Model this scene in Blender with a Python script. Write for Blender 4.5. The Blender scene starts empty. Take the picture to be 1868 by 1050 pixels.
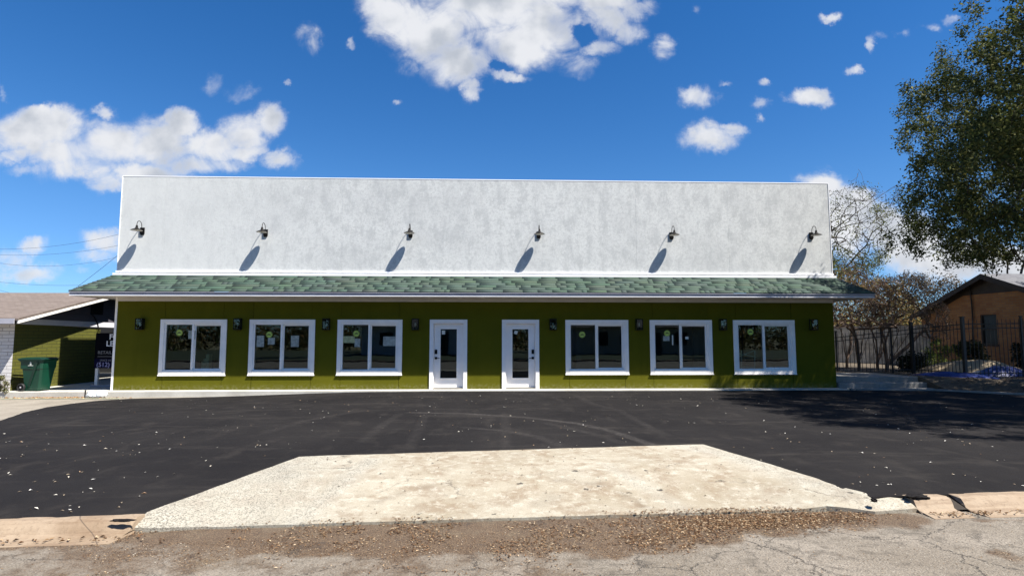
import bpy, math, random
import numpy as np
from mathutils import Vector, Matrix, noise
from mathutils.geometry import delaunay_2d_cdt
R = math.radians
random.seed(7); rng = np.random.default_rng(7)
sc = bpy.context.scene
col = sc.collection

# ---------------------------------------------------------------- camera, sky, sun, exposure
F, YAW, PITCH = 1040.0, 0.0385, 0.0871
CAM = np.array([11.516, -17.973, 1.582])
cam = bpy.data.cameras.new('camera'); cam.sensor_width = 36; cam.lens = F / 1868 * 36
cam.clip_start = .05; cam.clip_end = 3000
camo = bpy.data.objects.new('camera', cam); col.objects.link(camo)
camo.location = CAM; camo.rotation_euler = (math.pi / 2 + PITCH, 0, -YAW)
sc.camera = camo
SUNV = Vector((1.6, -1.0, 2.85)).normalized()          # towards the sun
SUN_EL = math.asin(SUNV.z); SUN_ROT = math.atan2(SUNV.x, SUNV.y)
sun = bpy.data.lights.new('sun', 'SUN'); sun.energy = 5.0; sun.angle = R(.53); sun.color = (1, .955, .88)
suno = bpy.data.objects.new('sun', sun); col.objects.link(suno)
suno.rotation_euler = SUNV.to_track_quat('Z', 'Y').to_euler()
sc.view_settings.view_transform = 'Standard'; sc.view_settings.look = 'None'
sc.view_settings.exposure = 1.30; sc.view_settings.gamma = 1

def ray(u, v):
    a, b = u - 934, v - 525
    c, s = math.cos(PITCH), math.sin(PITCH)
    y = c * F + s * b; z = s * F - c * b; x = a
    c, s = math.cos(YAW), math.sin(YAW)
    return np.array([c * x + s * y, -s * x + c * y, z])
def at(u, v, axis, val):                                # pixel of the photograph -> point on a plane
    r = ray(u, v); i = 'xyz'.index(axis); return CAM + r * (val - CAM[i]) / r[i]
def deep(u, v, d): return CAM + ray(u, v) * d / F        # pixel at distance d along the view axis

# ---------------------------------------------------------------- node helper
class N:
    def __init__(s, tree): s.t = tree; s.n = tree.nodes; s.l = tree.links
    def set(s, inp, v):
        if hasattr(v, 'is_linked') or hasattr(v, 'links'): s.l.new(v, inp)
        elif isinstance(v, (tuple, list)) and len(v) == 3 and inp.type == 'RGBA': inp.default_value = (*v, 1)
        else: inp.default_value = v
    def new(s, typ, ins=None, out=0, **kw):
        n = s.n.new(typ)
        for k, v in kw.items(): setattr(n, k, v)
        for k, v in (ins or {}).items(): s.set(n.inputs[k], v)
        return n.outputs[out]
    def math(s, op, a, b=0, c=0, clamp=False):
        n = s.n.new('ShaderNodeMath'); n.operation = op; n.use_clamp = clamp
        s.set(n.inputs[0], a); s.set(n.inputs[1], b)
        if op in ('MULTIPLY_ADD', 'SMOOTH_MIN', 'COMPARE', 'WRAP'): s.set(n.inputs[2], c)
        return n.outputs[0]
    def vec(s, op, a, b=(0, 0, 0), out=0):
        n = s.n.new('ShaderNodeVectorMath'); n.operation = op
        s.set(n.inputs[0], a); s.set(n.inputs[1], b); return n.outputs[out]
    def mr(s, v, a, b, c=0, d=1, smooth=True):
        return s.new('ShaderNodeMapRange', {0: v, 1: a, 2: b, 3: c, 4: d}, interpolation_type='SMOOTHSTEP' if smooth else 'LINEAR')
    def mix(s, f, a, b, mode='MIX'):
        n = s.n.new('ShaderNodeMix'); n.data_type = 'RGBA'; n.blend_type = mode
        s.set(n.inputs[0], f); s.set(n.inputs[6], a); s.set(n.inputs[7], b); return n.outputs[2]
    def noise(s, vec, scale, detail=4, rough=.55, out=0, dist=0):
        return s.new('ShaderNodeTexNoise', {'Vector': vec, 'Scale': scale, 'Detail': detail, 'Roughness': rough, 'Distortion': dist}, out)

# ---------------------------------------------------------------- world
W = bpy.data.worlds.new("World"); sc.world = W; W.use_nodes = True
W.node_tree.nodes.clear(); w = N(W.node_tree)
sky = w.new('ShaderNodeTexSky', sky_type='NISHITA', sun_disc=False, sun_elevation=SUN_EL, sun_rotation=SUN_ROT, altitude=200, air_density=1.0, dust_density=0.0, ozone_density=2.5)
skyc = w.mix(1.0, w.new('ShaderNodeHueSaturation', {'Color': sky, 'Saturation': 1.34, 'Hue': .5, 'Value': 1.0}), (.80, .86, 1.0), 'MULTIPLY')
gen = w.new('ShaderNodeTexCoord', out=0)
sep = w.n.new('ShaderNodeSeparateXYZ'); w.l.new(gen, sep.inputs[0])
dy = w.math('MAXIMUM', sep.outputs[1], .05)
ga = w.math('DIVIDE', sep.outputs[0], dy); gb = w.math('DIVIDE', sep.outputs[2], dy)
g2 = w.n.new('ShaderNodeCombineXYZ'); w.l.new(ga, g2.inputs[0]); w.l.new(gb, g2.inputs[1]); g2 = g2.outputs[0]
wn = w.noise(g2, 9, 5, .6, out=1)
wn2 = w.vec('SUBTRACT', wn, (.5, .5, .5))
wn3 = w.vec('SUBTRACT', w.noise(g2, 34, 6, .65, out=1), (.5, .5, .5))
gp = w.vec('ADD', w.vec('ADD', g2, w.vec('MULTIPLY', wn2, (.066, .060, 0))), w.vec('MULTIPLY', wn3, (.034, .030, 0)))
BL = [(900,-20,250,110,1),(780,50,90,75,1),(850,110,95,55,1),(930,80,110,60,1),(1000,50,110,70,1),(860,165,20,34,.8),(925,142,62,14,.8),
 (1110,25,60,38,.8),(1160,14,42,30,.7),(715,25,60,50,1),(690,10,50,40,.8),(1100,0,90,30,.95),(1080,84,60,24,.65),(1150,55,40,30,.5),(740,120,26,26,.45),(1060,120,40,26,.4),
 (90,235,105,46,1),(25,245,62,46,1),(200,262,115,50,1),(290,258,90,50,1),(332,226,42,36,1),(385,262,80,38,1),(450,240,50,42,1),(492,222,32,38,1),
 (150,300,100,36,.9),(215,330,70,26,.8),(72,205,32,20,.9),(186,204,26,18,.9),(505,292,34,20,.5),(525,300,26,14,.4),(20,285,50,20,.8),(250,320,110,34,.9),(120,275,120,40,1),(360,295,90,26,.85),(430,275,60,24,.8),(60,310,50,14,.5),
 (563,75,25,30,.5),(390,148,22,24,.42),(440,165,34,16,.36),(522,148,11,7,.5),(1215,88,26,26,.52),(1276,180,42,27,.85),(1295,250,62,28,.9),(1335,240,30,16,.7),
 (1385,212,12,11,.6),(1385,190,24,12,.36),(1395,150,18,12,.45),(1475,182,46,24,1),(1558,130,18,13,.75),(1590,76,14,24,.52),(1605,62,22,9,.4),(1650,60,26,11,.5),(1690,46,34,12,.5),
 (1735,32,26,11,.42),(1520,32,22,11,.4),(1270,16,16,12,.4),(733,180,10,8,.45),(1328,155,16,7,.36),(640,80,12,10,.34),(2,168,9,16,.5),
 (1505,335,48,34,1.1),(1560,368,64,44,1.1),(1610,405,66,60,1.1),(1535,420,70,70,1.1),(1660,440,80,60,1.1),(1740,470,120,44,1),(1850,480,120,40,.9),
 (18,482,50,28,.8),(62,455,36,22,.7),(55,500,60,20,.6),(187,440,42,26,.75),(170,468,44,16,.5),(152,497,16,12,.38),(1900,330,80,30,.7)]
HOLE = [(1062,62,24,20,1.0),(905,124,24,11,.6),(1010,150,60,16,.4)]
def blob(px, py, rx, ry, k):
    r = ray(px, py); a0, b0 = r[0] / r[1], r[2] / r[1]
    d = w.vec('MULTIPLY', w.vec('SUBTRACT', gp, (a0, b0, 0)), (F / rx, F / ry, 0))
    return w.mr(w.vec('LENGTH', d, out=1), 1.35, .15, 0, k)
S = None
for b in BL:
    o = blob(*b); S = o if S is None else w.math('MAXIMUM', S, o)
for b in HOLE: S = w.math('SUBTRACT', S, blob(*b))
S = w.math('MAXIMUM', S, 0)
fb = w.mr(w.noise(g2, 11, 8, .58, dist=.6), .28, .72, 0, 1, False)
edge = w.math('MINIMUM', w.math('MULTIPLY', S, 2.6), 1.0)
dens = w.math('ADD', S, w.math('MULTIPLY', w.math('SUBTRACT', fb, .5), w.math('MULTIPLY', edge, .95)))
mask = w.math('MULTIPLY', w.mr(dens, .04, .98), w.mr(fb, -.4, .5, .72, 1.0))
front = w.math('GREATER_THAN', sep.outputs[1], .05)
mask = w.math('MULTIPLY', mask, front)
# loose clouds over the rest of the sky, seen only in the window panes
bn = w.noise(gen, 3.2, 7, .6)
back = w.math('MULTIPLY', w.mr(bn, .55, .72), w.math('LESS_THAN', sep.outputs[1], .05))
back = w.math('MULTIPLY', back, w.mr(sep.outputs[2], .02, .2))
mask = w.math('MAXIMUM', mask, back)
sh = w.noise(g2, 7.5, 5, .5)
shade = w.math('MULTIPLY', w.mr(sh, .42, .62), w.mr(dens, .35, 1.0))
cc = w.mix(shade, (.93, .95, 1.0), (.56, .61, .70))
lowb = w.mr(gb, .42, .12, .0, .22)
cc = w.mix(lowb, cc, (.95, .97, 1.0))
haz = w.mr(sep.outputs[2], .26, .0)
skyc = w.mix(haz, skyc, w.mix(1.0, skyc, (.52, .74, 1.0), 'MULTIPLY'))
bg1 = w.new('ShaderNodeBackground', {'Color': skyc, 'Strength': .058})
bg2 = w.new('ShaderNodeBackground', {'Color': cc, 'Strength': .36})
mx = w.n.new('ShaderNodeMixShader'); w.l.new(mask, mx.inputs[0]); w.l.new(bg1, mx.inputs[1]); w.l.new(bg2, mx.inputs[2])
wo = w.n.new('ShaderNodeOutputWorld'); w.l.new(mx.outputs[0], wo.inputs[0])
W.cycles.sampling_method = 'MANUAL'; W.cycles.sample_map_resolution = 512

# ---------------------------------------------------------------- materials
def mat(name, fn=None, color=(.5, .5, .5), rough=.7, **kw):
    m = bpy.data.materials.new(name); m.use_nodes = True
    m.node_tree.nodes.clear(); k = N(m.node_tree)
    out = k.n.new('ShaderNodeOutputMaterial')
    p = k.n.new('ShaderNodeBsdfPrincipled'); k.l.new(p.outputs[0], out.inputs[0])
    k.p = p; k.out = out
    p.inputs['Roughness'].default_value = rough
    for a, b in kw.items(): p.inputs[a.replace('_', ' ')].default_value = b
    k.o = k.new('ShaderNodeTexCoord', out=3)
    geo = k.n.new('ShaderNodeNewGeometry'); k.g = geo.outputs[0]
    k.set(p.inputs['Base Color'], (*color, 1))
    if fn: fn(k)
    return m
def bump(k, h, strength=.3, dist=.01):
    b = k.new('ShaderNodeBump', {'Height': h, 'Strength': strength, 'Distance': dist}); k.l.new(b, k.p.inputs['Normal'])
def base(k, c): k.set(k.p.inputs['Base Color'], c)
def attr(k, n): return k.new('ShaderNodeAttribute', out=0, attribute_name=n)
def attrf(k, n): return k.new('ShaderNodeAttribute', out=2, attribute_name=n)

def plain(name, c, rough=.6, var=.12, sc_=6, bs=.15, **kw):
    def f(k):
        n = k.noise(k.g, sc_, 6, .6)
        c2 = tuple(x * (1 - var) for x in c); c1 = tuple(min(1, x * (1 + var)) for x in c)
        base(k, k.mix(k.mr(n, .3, .7), c2, c1)); bump(k, k.noise(k.g, sc_ * 12, 3), bs, .003)
    return mat(name, f, rough=rough, **kw)

def f_green(k):
    n = k.noise(k.g, 1.3, 5, .6); n2 = k.noise(k.g, 60, 3, .6)
    c = k.mix(k.mr(n, .3, .7), (.080, .077, .004), (.094, .090, .005))
    c = k.mix(k.math('MULTIPLY', k.mr(n2, .35, .65), .35), c, (.122, .122, .012))
    # scuffed paint and splashed dust near the slab
    z = k.n.new('ShaderNodeSeparateXYZ'); k.l.new(k.g, z.inputs[0])
    low = k.math('MULTIPLY', k.mr(z.outputs[2], .22, .0), k.mr(k.noise(k.g, 13, 6, .75), .42, .72))
    c = k.mix(k.mr(k.noise(k.vec('MULTIPLY', k.g, (3, 1, .5)), .8, 5, .6), .5, .75, 0, .35), c, (.068, .067, .003))
    c = k.mix(k.math('MULTIPLY', low, .28), c, (.45, .43, .33))
    base(k, c); bump(k, n2, .35, .004)
M_green = mat('green_stucco_panel', f_green, rough=.85, Specular_IOR_Level=.08)
def f_stucco(k):
    st = k.vec('MULTIPLY', k.g, (1, 1, .6))
    n = k.noise(st, 2.6, 9, .74); n2 = k.noise(k.g, 11, 7, .75); n3 = k.noise(k.g, 48, 4, .7); big = k.noise(k.g, .45, 4, .6)
    x = k.n.new('ShaderNodeSeparateXYZ'); k.l.new(k.g, x.inputs[0])
    amt = k.mr(x.outputs[0], 1, 8, .30, 1.0)                 # rougher, more weathered coat towards the middle and right
    c = k.mix(k.math('MULTIPLY', k.mr(n, .44, .62), amt), (.56, .57, .555), (.43, .44, .435))
    c = k.mix(k.math('MULTIPLY', k.mr(n2, .46, .64), k.math('MULTIPLY', amt, .6)), c, (.36, .37, .37))
    c = k.mix(k.math('MULTIPLY', k.mr(big, .45, .65), k.math('MULTIPLY', amt, .35)), c, (.38, .39, .39))
    c = k.mix(k.math('MULTIPLY', k.mr(k.noise(st, 4.4, 7, .75), .55, .68), .55), c, (.60, .62, .60))
    c = k.mix(k.math('MULTIPLY', k.mr(n3, .50, .64), k.math('MULTIPLY', amt, .55)), c, (.31, .32, .325))
    base(k, c); bump(k, k.math('ADD', n3, n2), .6, .008)
M_stucco = mat('weathered_white_stucco', f_stucco, rough=.85)
M_white = plain('white_trim_paint', (.91, .87, .81), .45, .05, 3, .08)
M_whitem = plain('white_metal_flashing', (.80, .80, .81), .4, .04, 3, .05)
M_fascia = plain('grey_gutter_paint', (.30, .30, .34), .42, .10, 2, .05)
M_soffit = plain('soffit_paint', (.62, .58, .54), .6, .06, 3, .05)
M_vinyl = plain('vinyl_frame', (.88, .85, .80), .35, .04, 3, .04)
M_door = plain('white_door_paint', (.88, .85, .82), .4, .03, 3, .04)
M_black = plain('black_powdercoat', (.007, .0065, .006), .6, .2, 8, .1, Specular_IOR_Level=.15)
M_bronze = plain('dark_bronze_metal', (.006, .005, .0045), .5, .25, 9, .1, Specular_IOR_Level=.15)
M_inside = plain('shade_inner_enamel', (.62, .58, .52), .4, .08, 9, .05)
M_iron = plain('black_iron_fence', (.010, .010, .011), .5, .2, 8, .1)
def f_glass(k):
    n = k.n; t = n.new('ShaderNodeBsdfTransparent'); t.inputs[0].default_value = (.62, .72, .72, 1)
    g = n.new('ShaderNodeBsdfGlossy'); g.inputs['Roughness'].default_value = .004; g.inputs[0].default_value = (.80, .93, 1, 1)
    wob = k.new('ShaderNodeBump', {'Height': k.noise(k.g, 1.6, 2, .5), 'Strength': .12, 'Distance': .006})
    k.l.new(wob, g.inputs['Normal'])
    fr = k.math('MULTIPLY_ADD', k.new('ShaderNodeFresnel', {'IOR': 1.5}), 1.25, .012)
    mx = n.new('ShaderNodeMixShader'); k.l.new(fr, mx.inputs[0]); k.l.new(t.outputs[0], mx.inputs[1]); k.l.new(g.outputs[0], mx.inputs[2])
    k.l.new(mx.outputs[0], k.out.inputs[0])
M_glass = mat('window_glass', f_glass)
def f_shingle(k):
    c = attr(k, 'tint'); n = k.noise(k.g, 90, 3, .7)
    base(k, k.mix(k.math('MULTIPLY', k.mr(n, .4, .7), .4), c, (.02, .05, .035))); bump(k, n, .6, .004)
M_shingle = mat('green_asphalt_shingle', f_shingle, rough=.9)
def tiles_fn(ax, sx, sy, c1, c2, c3, mortar=None, ms=.0, dist=.006):
    def f(k):
        s = k.n.new('ShaderNodeSeparateXYZ'); k.l.new(k.g, s.inputs[0])
        cb = k.n.new('ShaderNodeCombineXYZ'); k.l.new(s.outputs[ax[0]], cb.inputs[0]); k.l.new(s.outputs[ax[1]], cb.inputs[1])
        v = cb.outputs[0]
        b = k.n.new('ShaderNodeTexBrick'); k.l.new(v, b.inputs['Vector'])
        b.inputs['Color1'].default_value = (*c1, 1); b.inputs['Color2'].default_value = (*c2, 1)
        b.inputs['Mortar'].default_value = (*(mortar or c3), 1); b.inputs['Scale'].default_value = 1
        b.inputs['Mortar Size'].default_value = ms; b.inputs['Mortar Smooth'].default_value = .15; b.inputs['Bias'].default_value = 0
        b.inputs['Brick Width'].default_value = sx; b.inputs['Row Height'].default_value = sy
        n = k.noise(k.g, 1.7, 5, .6); n2 = k.noise(k.g, 45, 3, .6)
        c = k.mix(k.math('MULTIPLY', k.mr(n, .35, .7), .5), b.outputs[0], c3)
        c = k.mix(k.math('MULTIPLY', k.mr(n2, .45, .75), .35), c, tuple(q * .5 for q in c3))
        base(k, c)
        bump(k, k.math('ADD', k.math('MULTIPLY', b.outputs[1], -1), k.math('MULTIPLY', n2, .5)), .7, dist)
    return f
M_roofb = mat('brown_shingle_roof', tiles_fn((0, 1), .23, .125, (.115, .088, .072), (.165, .132, .112), (.14, .108, .09), (.07, .055, .05), .006), rough=.9)
M_roofg = mat('grey_shingle_roof', tiles_fn((0, 1), .25, .13, (.09, .09, .10), (.13, .13, .14), (.11, .11, .12), (.08, .08, .08), .006), rough=.9)
M_wbrick = mat('white_painted_brick', tiles_fn((0, 2), .40, .105, (.55, .53, .52), (.62, .60, .58), (.56, .54, .52), (.24, .22, .22), .010), rough=.7)
M_gbrickx = mat('lime_painted_brick', tiles_fn((1, 2), .40, .105, (.085, .084, .008), (.102, .102, .011), (.08, .079, .008), (.038, .040, .004), .010), rough=.7)
M_obrick = mat('orange_brown_brick', tiles_fn((1, 2), .30, .10, (.34, .135, .045), (.47, .22, .075), (.28, .11, .04), (.26, .17, .10), .010), rough=.85)
M_siding = mat('dark_grey_siding', tiles_fn((1, 2), 6, .3, (.085, .08, .10), (.09, .085, .105), (.08, .075, .095), (.03, .03, .03), .006), rough=.7)
M_band = plain('white_band_board', (.60, .60, .64), .5, .05, 3)
def f_asph(k):
    n = k.noise(k.g, .45, 6, .65); n2 = k.noise(k.g, 140, 2, .7); n3 = k.noise(k.vec('MULTIPLY', k.g, (1, .5, 1)), 2.2, 6, .7)
    c = k.mix(k.mr(n, .3, .7), (.0080, .0072, .0078), (.0140, .0126, .0126))
    c = k.mix(k.math('MULTIPLY', k.mr(n3, .5, .72), .55), c, (.029, .0255, .0235))
    c = k.mix(k.math('MULTIPLY', k.mr(n2, .55, .72), .55), c, (.038, .036, .034))
    c = k.mix(k.math('MULTIPLY', k.mr(k.noise(k.vec('MULTIPLY', k.g, (.35, 1.6, 1)), 1.1, 7, .72), .52, .70), .55), c, (.034, .030, .027))
    tr = attrf(k, 'track')
    c = k.mix(k.math('MULTIPLY', tr, k.mr(k.noise(k.g, 14, 5, .7), .25, .7)), c, (.060, .054, .050))
    base(k, c); bump(k, n2, .55, .006)
    k.set(k.p.inputs['Roughness'], k.mr(n3, .3, .7, .84, .95))
M_asph = mat('fresh_black_asphalt', f_asph, rough=.9, Specular_IOR_Level=.10)
def f_apron(k):
    n = k.noise(k.g, .8, 6, .65); n2 = k.noise(k.g, 58, 6, .8); n3 = k.noise(k.g, 3.0, 8, .75); n4 = k.noise(k.g, 75, 4, .7)
    wear = attrf(k, 'wear')
    c = k.mix(k.mr(n, .34, .66), (.245, .208, .148), (.315, .282, .218))
    c = k.mix(k.math('MULTIPLY', k.mr(n3, .46, .62), .75), c, (.185, .135, .085))
    c = k.mix(k.math('MULTIPLY', k.mr(k.noise(k.g, 7.5, 8, .8), .50, .62), .65), c, (.40, .375, .31))
    c = k.mix(k.math('MULTIPLY', k.mr(n4, .50, .66), .5), c, (.13, .105, .072))
    c = k.mix(k.math('MULTIPLY', wear, .6), c, (.40, .385, .33))
    th = k.math('MULTIPLY_ADD', wear, -.13, .62)
    sp = k.new('ShaderNodeMapRange', {0: n2, 1: th, 2: k.math('ADD', th, .05), 3: 0, 4: 1})
    c = k.mix(k.math('MULTIPLY', sp, k.math('MULTIPLY_ADD', wear, .35, .40)), c, (.045, .036, .025))
    wv = k.vec('ADD', k.g, k.vec('MULTIPLY', k.noise(k.g, 3, 6, .7, out=1), (.5, .5, 0)))
    cr = k.new('ShaderNodeTexVoronoi', {'Vector': wv, 'Scale': .55}, feature='DISTANCE_TO_EDGE')
    c = k.mix(k.math('MULTIPLY', k.mr(cr, .006, .001), k.mr(k.noise(k.g, 1.3, 3), .45, .6, 0, .8)), c, (.05, .04, .03))
    spot = k.new('ShaderNodeTexVoronoi', {'Vector': k.vec('ADD', k.g, k.vec('MULTIPLY', k.noise(k.g, 20, 3, out=1), (.12, .12, 0))), 'Scale': 2.1})
    c = k.mix(k.math('MULTIPLY', k.mr(spot, .075, .045), .9), c, (.02, .016, .012))
    c = k.mix(k.math('MULTIPLY', attrf(k, 'stain'), .8), c, (.10, .075, .05))
    base(k, c); bump(k, k.math('SUBTRACT', k.math('ADD', n2, n3), sp), .6, .010)
M_apron = mat('cream_worn_concrete', f_apron, rough=.85)
def f_conc(c1, c2, dark, amt=.4):
    def f(k):
        n = k.noise(k.g, 1.2, 6, .65); n2 = k.noise(k.g, 26, 5, .7)
        c = k.mix(k.mr(n, .3, .7), c1, c2)
        c = k.mix(k.math('MULTIPLY', k.mr(n2, .5, .7), amt), c, dark); base(k, c); bump(k, n2, .4, .006)
    return f
M_slab = mat('painted_slab', f_conc((.38, .365, .32), (.48, .465, .42), (.26, .23, .19), .3), rough=.7)
M_oldc = mat('old_pale_concrete', f_conc((.18, .155, .122), (.25, .222, .18), (.10, .08, .06), .5), rough=.85)
M_step = mat('step_concrete', f_conc((.20, .19, .17), (.28, .265, .24), (.09, .085, .07), .5), rough=.85)
def f_curb(k):
    n = k.noise(k.g, 1.6, 6, .65); n2 = k.noise(k.g, 30, 5, .7)
    z = k.n.new('ShaderNodeSeparateXYZ'); k.l.new(k.g, z.inputs[0])
    c = k.mix(k.mr(n, .32, .68), (.195, .138, .088), (.275, .212, .148))
    c = k.mix(k.math('MULTIPLY', k.mr(n2, .52, .72), .5), c, (.085, .055, .033))
    c = k.mix(k.math('MULTIPLY', k.mr(k.noise(k.vec('MULTIPLY', k.g, (1, 5, 14)), 1.4, 5, .7), .48, .62), .45), c, (.12, .072, .040))
    vr = k.new('ShaderNodeTexVoronoi', {'Vector': k.vec('MULTIPLY', k.g, (1, .6, .6)), 'Scale': .62}, feature='DISTANCE_TO_EDGE')
    c = k.mix(k.math('MULTIPLY', k.mr(vr, .0022, .0008), .7), c, (.05, .035, .025))
    base(k, c); bump(k, k.math('ADD', n2, n), .5, .01)
M_curb = mat('tan_curb_concrete', f_curb, rough=.85)
def f_street(k):
    n = k.noise(k.g, .9, 6, .65); n2 = k.noise(k.g, 62, 3, .7); n3 = k.noise(k.g, 5, 6, .7)
    ag = k.new('ShaderNodeTexVoronoi', {'Vector': k.g, 'Scale': 62})
    c = k.mix(k.mr(n, .32, .68), (.135, .112, .084), (.200, .172, .138))
    c = k.mix(k.mr(ag, .12, .42), k.mix(k.new('ShaderNodeTexVoronoi', {'Vector': k.g, 'Scale': 62}, out=1), (.09, .075, .055), (.34, .31, .265)), c)
    c = k.mix(k.math('MULTIPLY', k.mr(n2, .50, .66), .75), c, (.055, .047, .038))
    c = k.mix(k.math('MULTIPLY', k.mr(n3, .50, .66), .75), c, (.075, .063, .048))
    c = k.mix(k.math('MULTIPLY', k.mr(k.noise(k.vec('MULTIPLY', k.g, (.6, 2, 1)), 2.2, 8, .8), .54, .64), .6), c, (.05, .042, .032))
    wv = k.vec('ADD', k.g, k.vec('MULTIPLY', k.noise(k.g, 2.4, 6, .7, out=1), (.55, .55, 0)))
    cr = k.new('ShaderNodeTexVoronoi', {'Vector': wv, 'Scale': .85}, feature='DISTANCE_TO_EDGE')
    cr2 = k.new('ShaderNodeTexVoronoi', {'Vector': wv, 'Scale': 3.1}, feature='DISTANCE_TO_EDGE')
    crack = k.math('MAXIMUM', k.mr(cr, .007, .002), k.math('MULTIPLY', k.mr(cr2, .011, .004), k.mr(n, .45, .6)))
    c = k.mix(k.math('MULTIPLY', crack, .85), c, (.022, .018, .014))
    d = attrf(k, 'dirt'); dn = k.noise(k.g, 5, 8, .78)
    dm = k.mr(k.math('MULTIPLY', d, k.math('MULTIPLY_ADD', dn, 2.0, .0)), .26, .58)
    df = k.noise(k.g, 85, 4, .75); dp = k.noise(k.g, 2.2, 6, .7)
    dc = k.mix(k.mr(df, .36, .62), (.014, .0078, .0040), (.105, .062, .031))
    dc = k.mix(k.math('MULTIPLY', k.mr(dp, .50, .64), .5), dc, (.10, .074, .046))
    dc = k.mix(k.math('MULTIPLY', k.mr(k.noise(k.vec('MULTIPLY', k.g, (1, 1.8, 1)), 75, 3, .7), .55, .64), .8), dc, (.21, .15, .09))
    dc = k.mix(k.math('MULTIPLY', k.mr(k.noise(k.g, 3.7, 7, .75), .54, .66), .7), dc, (.022, .014, .009))
    c = k.mix(k.math('MULTIPLY', dm, .92), c, dc)
    base(k, c); bump(k, k.math('SUBTRACT', k.math('ADD', n2, ag), crack), .7, .007)
M_street = mat('old_grey_street_asphalt', f_street, rough=.9)
def f_soil(k):
    n = k.noise(k.g, 3, 7, .7); n2 = k.noise(k.g, 30, 5, .75)
    c = k.mix(k.mr(n, .35, .65), (.045, .033, .022), (.10, .078, .05))
    c = k.mix(k.math('MULTIPLY', k.mr(n2, .52, .7), .6), c, (.20, .155, .10)); base(k, c); bump(k, n2, .9, .03)
M_soil = mat('leafy_soil', f_soil, rough=.95)
def f_yard(k):
    n = k.noise(k.g, .5, 7, .7); n2 = k.noise(k.g, 22, 5, .75)
    c = k.mix(k.mr(n, .4, .6), (.055, .062, .022), (.20, .165, .085))
    c = k.mix(k.math('MULTIPLY', k.mr(n2, .5, .7), .5), c, (.26, .22, .12)); base(k, c); bump(k, n2, .9, .04)
M_yard = mat('dry_yard_grass', f_yard, rough=.95)
def leafmat(name, trans=.35, rough=.5):
    def f(k):
        c = attr(k, 'tint'); base(k, c)
        t = k.n.new('ShaderNodeBsdfTranslucent'); k.l.new(c, t.inputs[0])
        mx = k.n.new('ShaderNodeMixShader'); mx.inputs[0].default_value = trans
        k.l.new(k.p.outputs[0], mx.inputs[1]); k.l.new(t.outputs[0], mx.inputs[2]); k.l.new(mx.outputs[0], k.out.inputs[0])
    return mat(name, f, rough=rough, Specular_IOR_Level=.12)
M_leaf = leafmat('foliage', .3, .7); M_dry = leafmat('dry_leaf', .15, .7)
def f_bark(k):
    n = k.noise(k.vec('MULTIPLY', k.g, (1, 1, .25)), 18, 6, .7)
    base(k, k.mix(k.mr(n, .35, .65), (.020, .016, .012), (.075, .062, .05))); bump(k, n, .8, .02)
M_bark = mat('dark_bark', f_bark, rough=.9)
def f_bark2(k):
    n = k.noise(k.vec('MULTIPLY', k.g, (1, 1, .3)), 9, 6, .7)
    base(k, k.mix(k.mr(n, .35, .65), (.085, .050, .032), (.20, .135, .092))); bump(k, n, .5, .01)
M_bark2 = mat('smooth_tan_bark', f_bark2, rough=.8)
M_oldw = plain('weathered_board', (.42, .39, .35), .85, .4, 2.5, .5)
M_plastic = plain('dark_green_plastic', (.002, .040, .021), .45, .12, 3, .1)
M_plasticd = plain('darker_green_plastic', (.0015, .024, .014), .45, .12, 3, .1)
M_rub = plain('black_rubber', (.012, .012, .012), .6, .2, 9, .1)
M_sand = mat('sand', f_conc((.26, .20, .125), (.34, .27, .18), (.17, .12, .075), .4), rough=.95)
M_tarp = plain('blue_tarp', (.010, .026, .15), .45, .4, 3, .5)
M_tarpw = plain('white_tarp_side', (.34, .38, .46), .45, .4, 3, .5)
M_bag = plain('crumpled_white_plastic', (.60, .64, .64), .35, .15, 6, .4)
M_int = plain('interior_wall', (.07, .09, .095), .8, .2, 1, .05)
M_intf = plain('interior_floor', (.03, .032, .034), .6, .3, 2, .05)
M_paper = plain('paper', (.62, .64, .58), .7, .08, 4, .02)
M_stick = plain('lime_sticker', (.50, .62, .10), .5, .06, 4, .02)
M_stickd = plain('sticker_ink', (.05, .09, .02), .5, .06, 4, .02)
M_sign = plain('black_sign_face', (.004, .004, .006), .9, .1, 4, .02, Specular_IOR_Level=.05)
M_navy = plain('navy_sign_band', (.008, .007, .030), .9, .1, 4, .02, Specular_IOR_Level=.05)
M_letter = plain('white_lettering', (.72, .72, .74), .5, .03, 4, .02)
M_letter2 = plain('grey_lettering', (.25, .24, .24), .5, .03, 4, .02)
M_letter3 = plain('lilac_lettering', (.36, .34, .55), .5, .03, 4, .02)
M_cable = plain('black_cable', (.02, .02, .022), .6, .1, 4, .02)
M_bulb = mat('clear_bulb', color=(.55, .52, .40), rough=.15)

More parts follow.
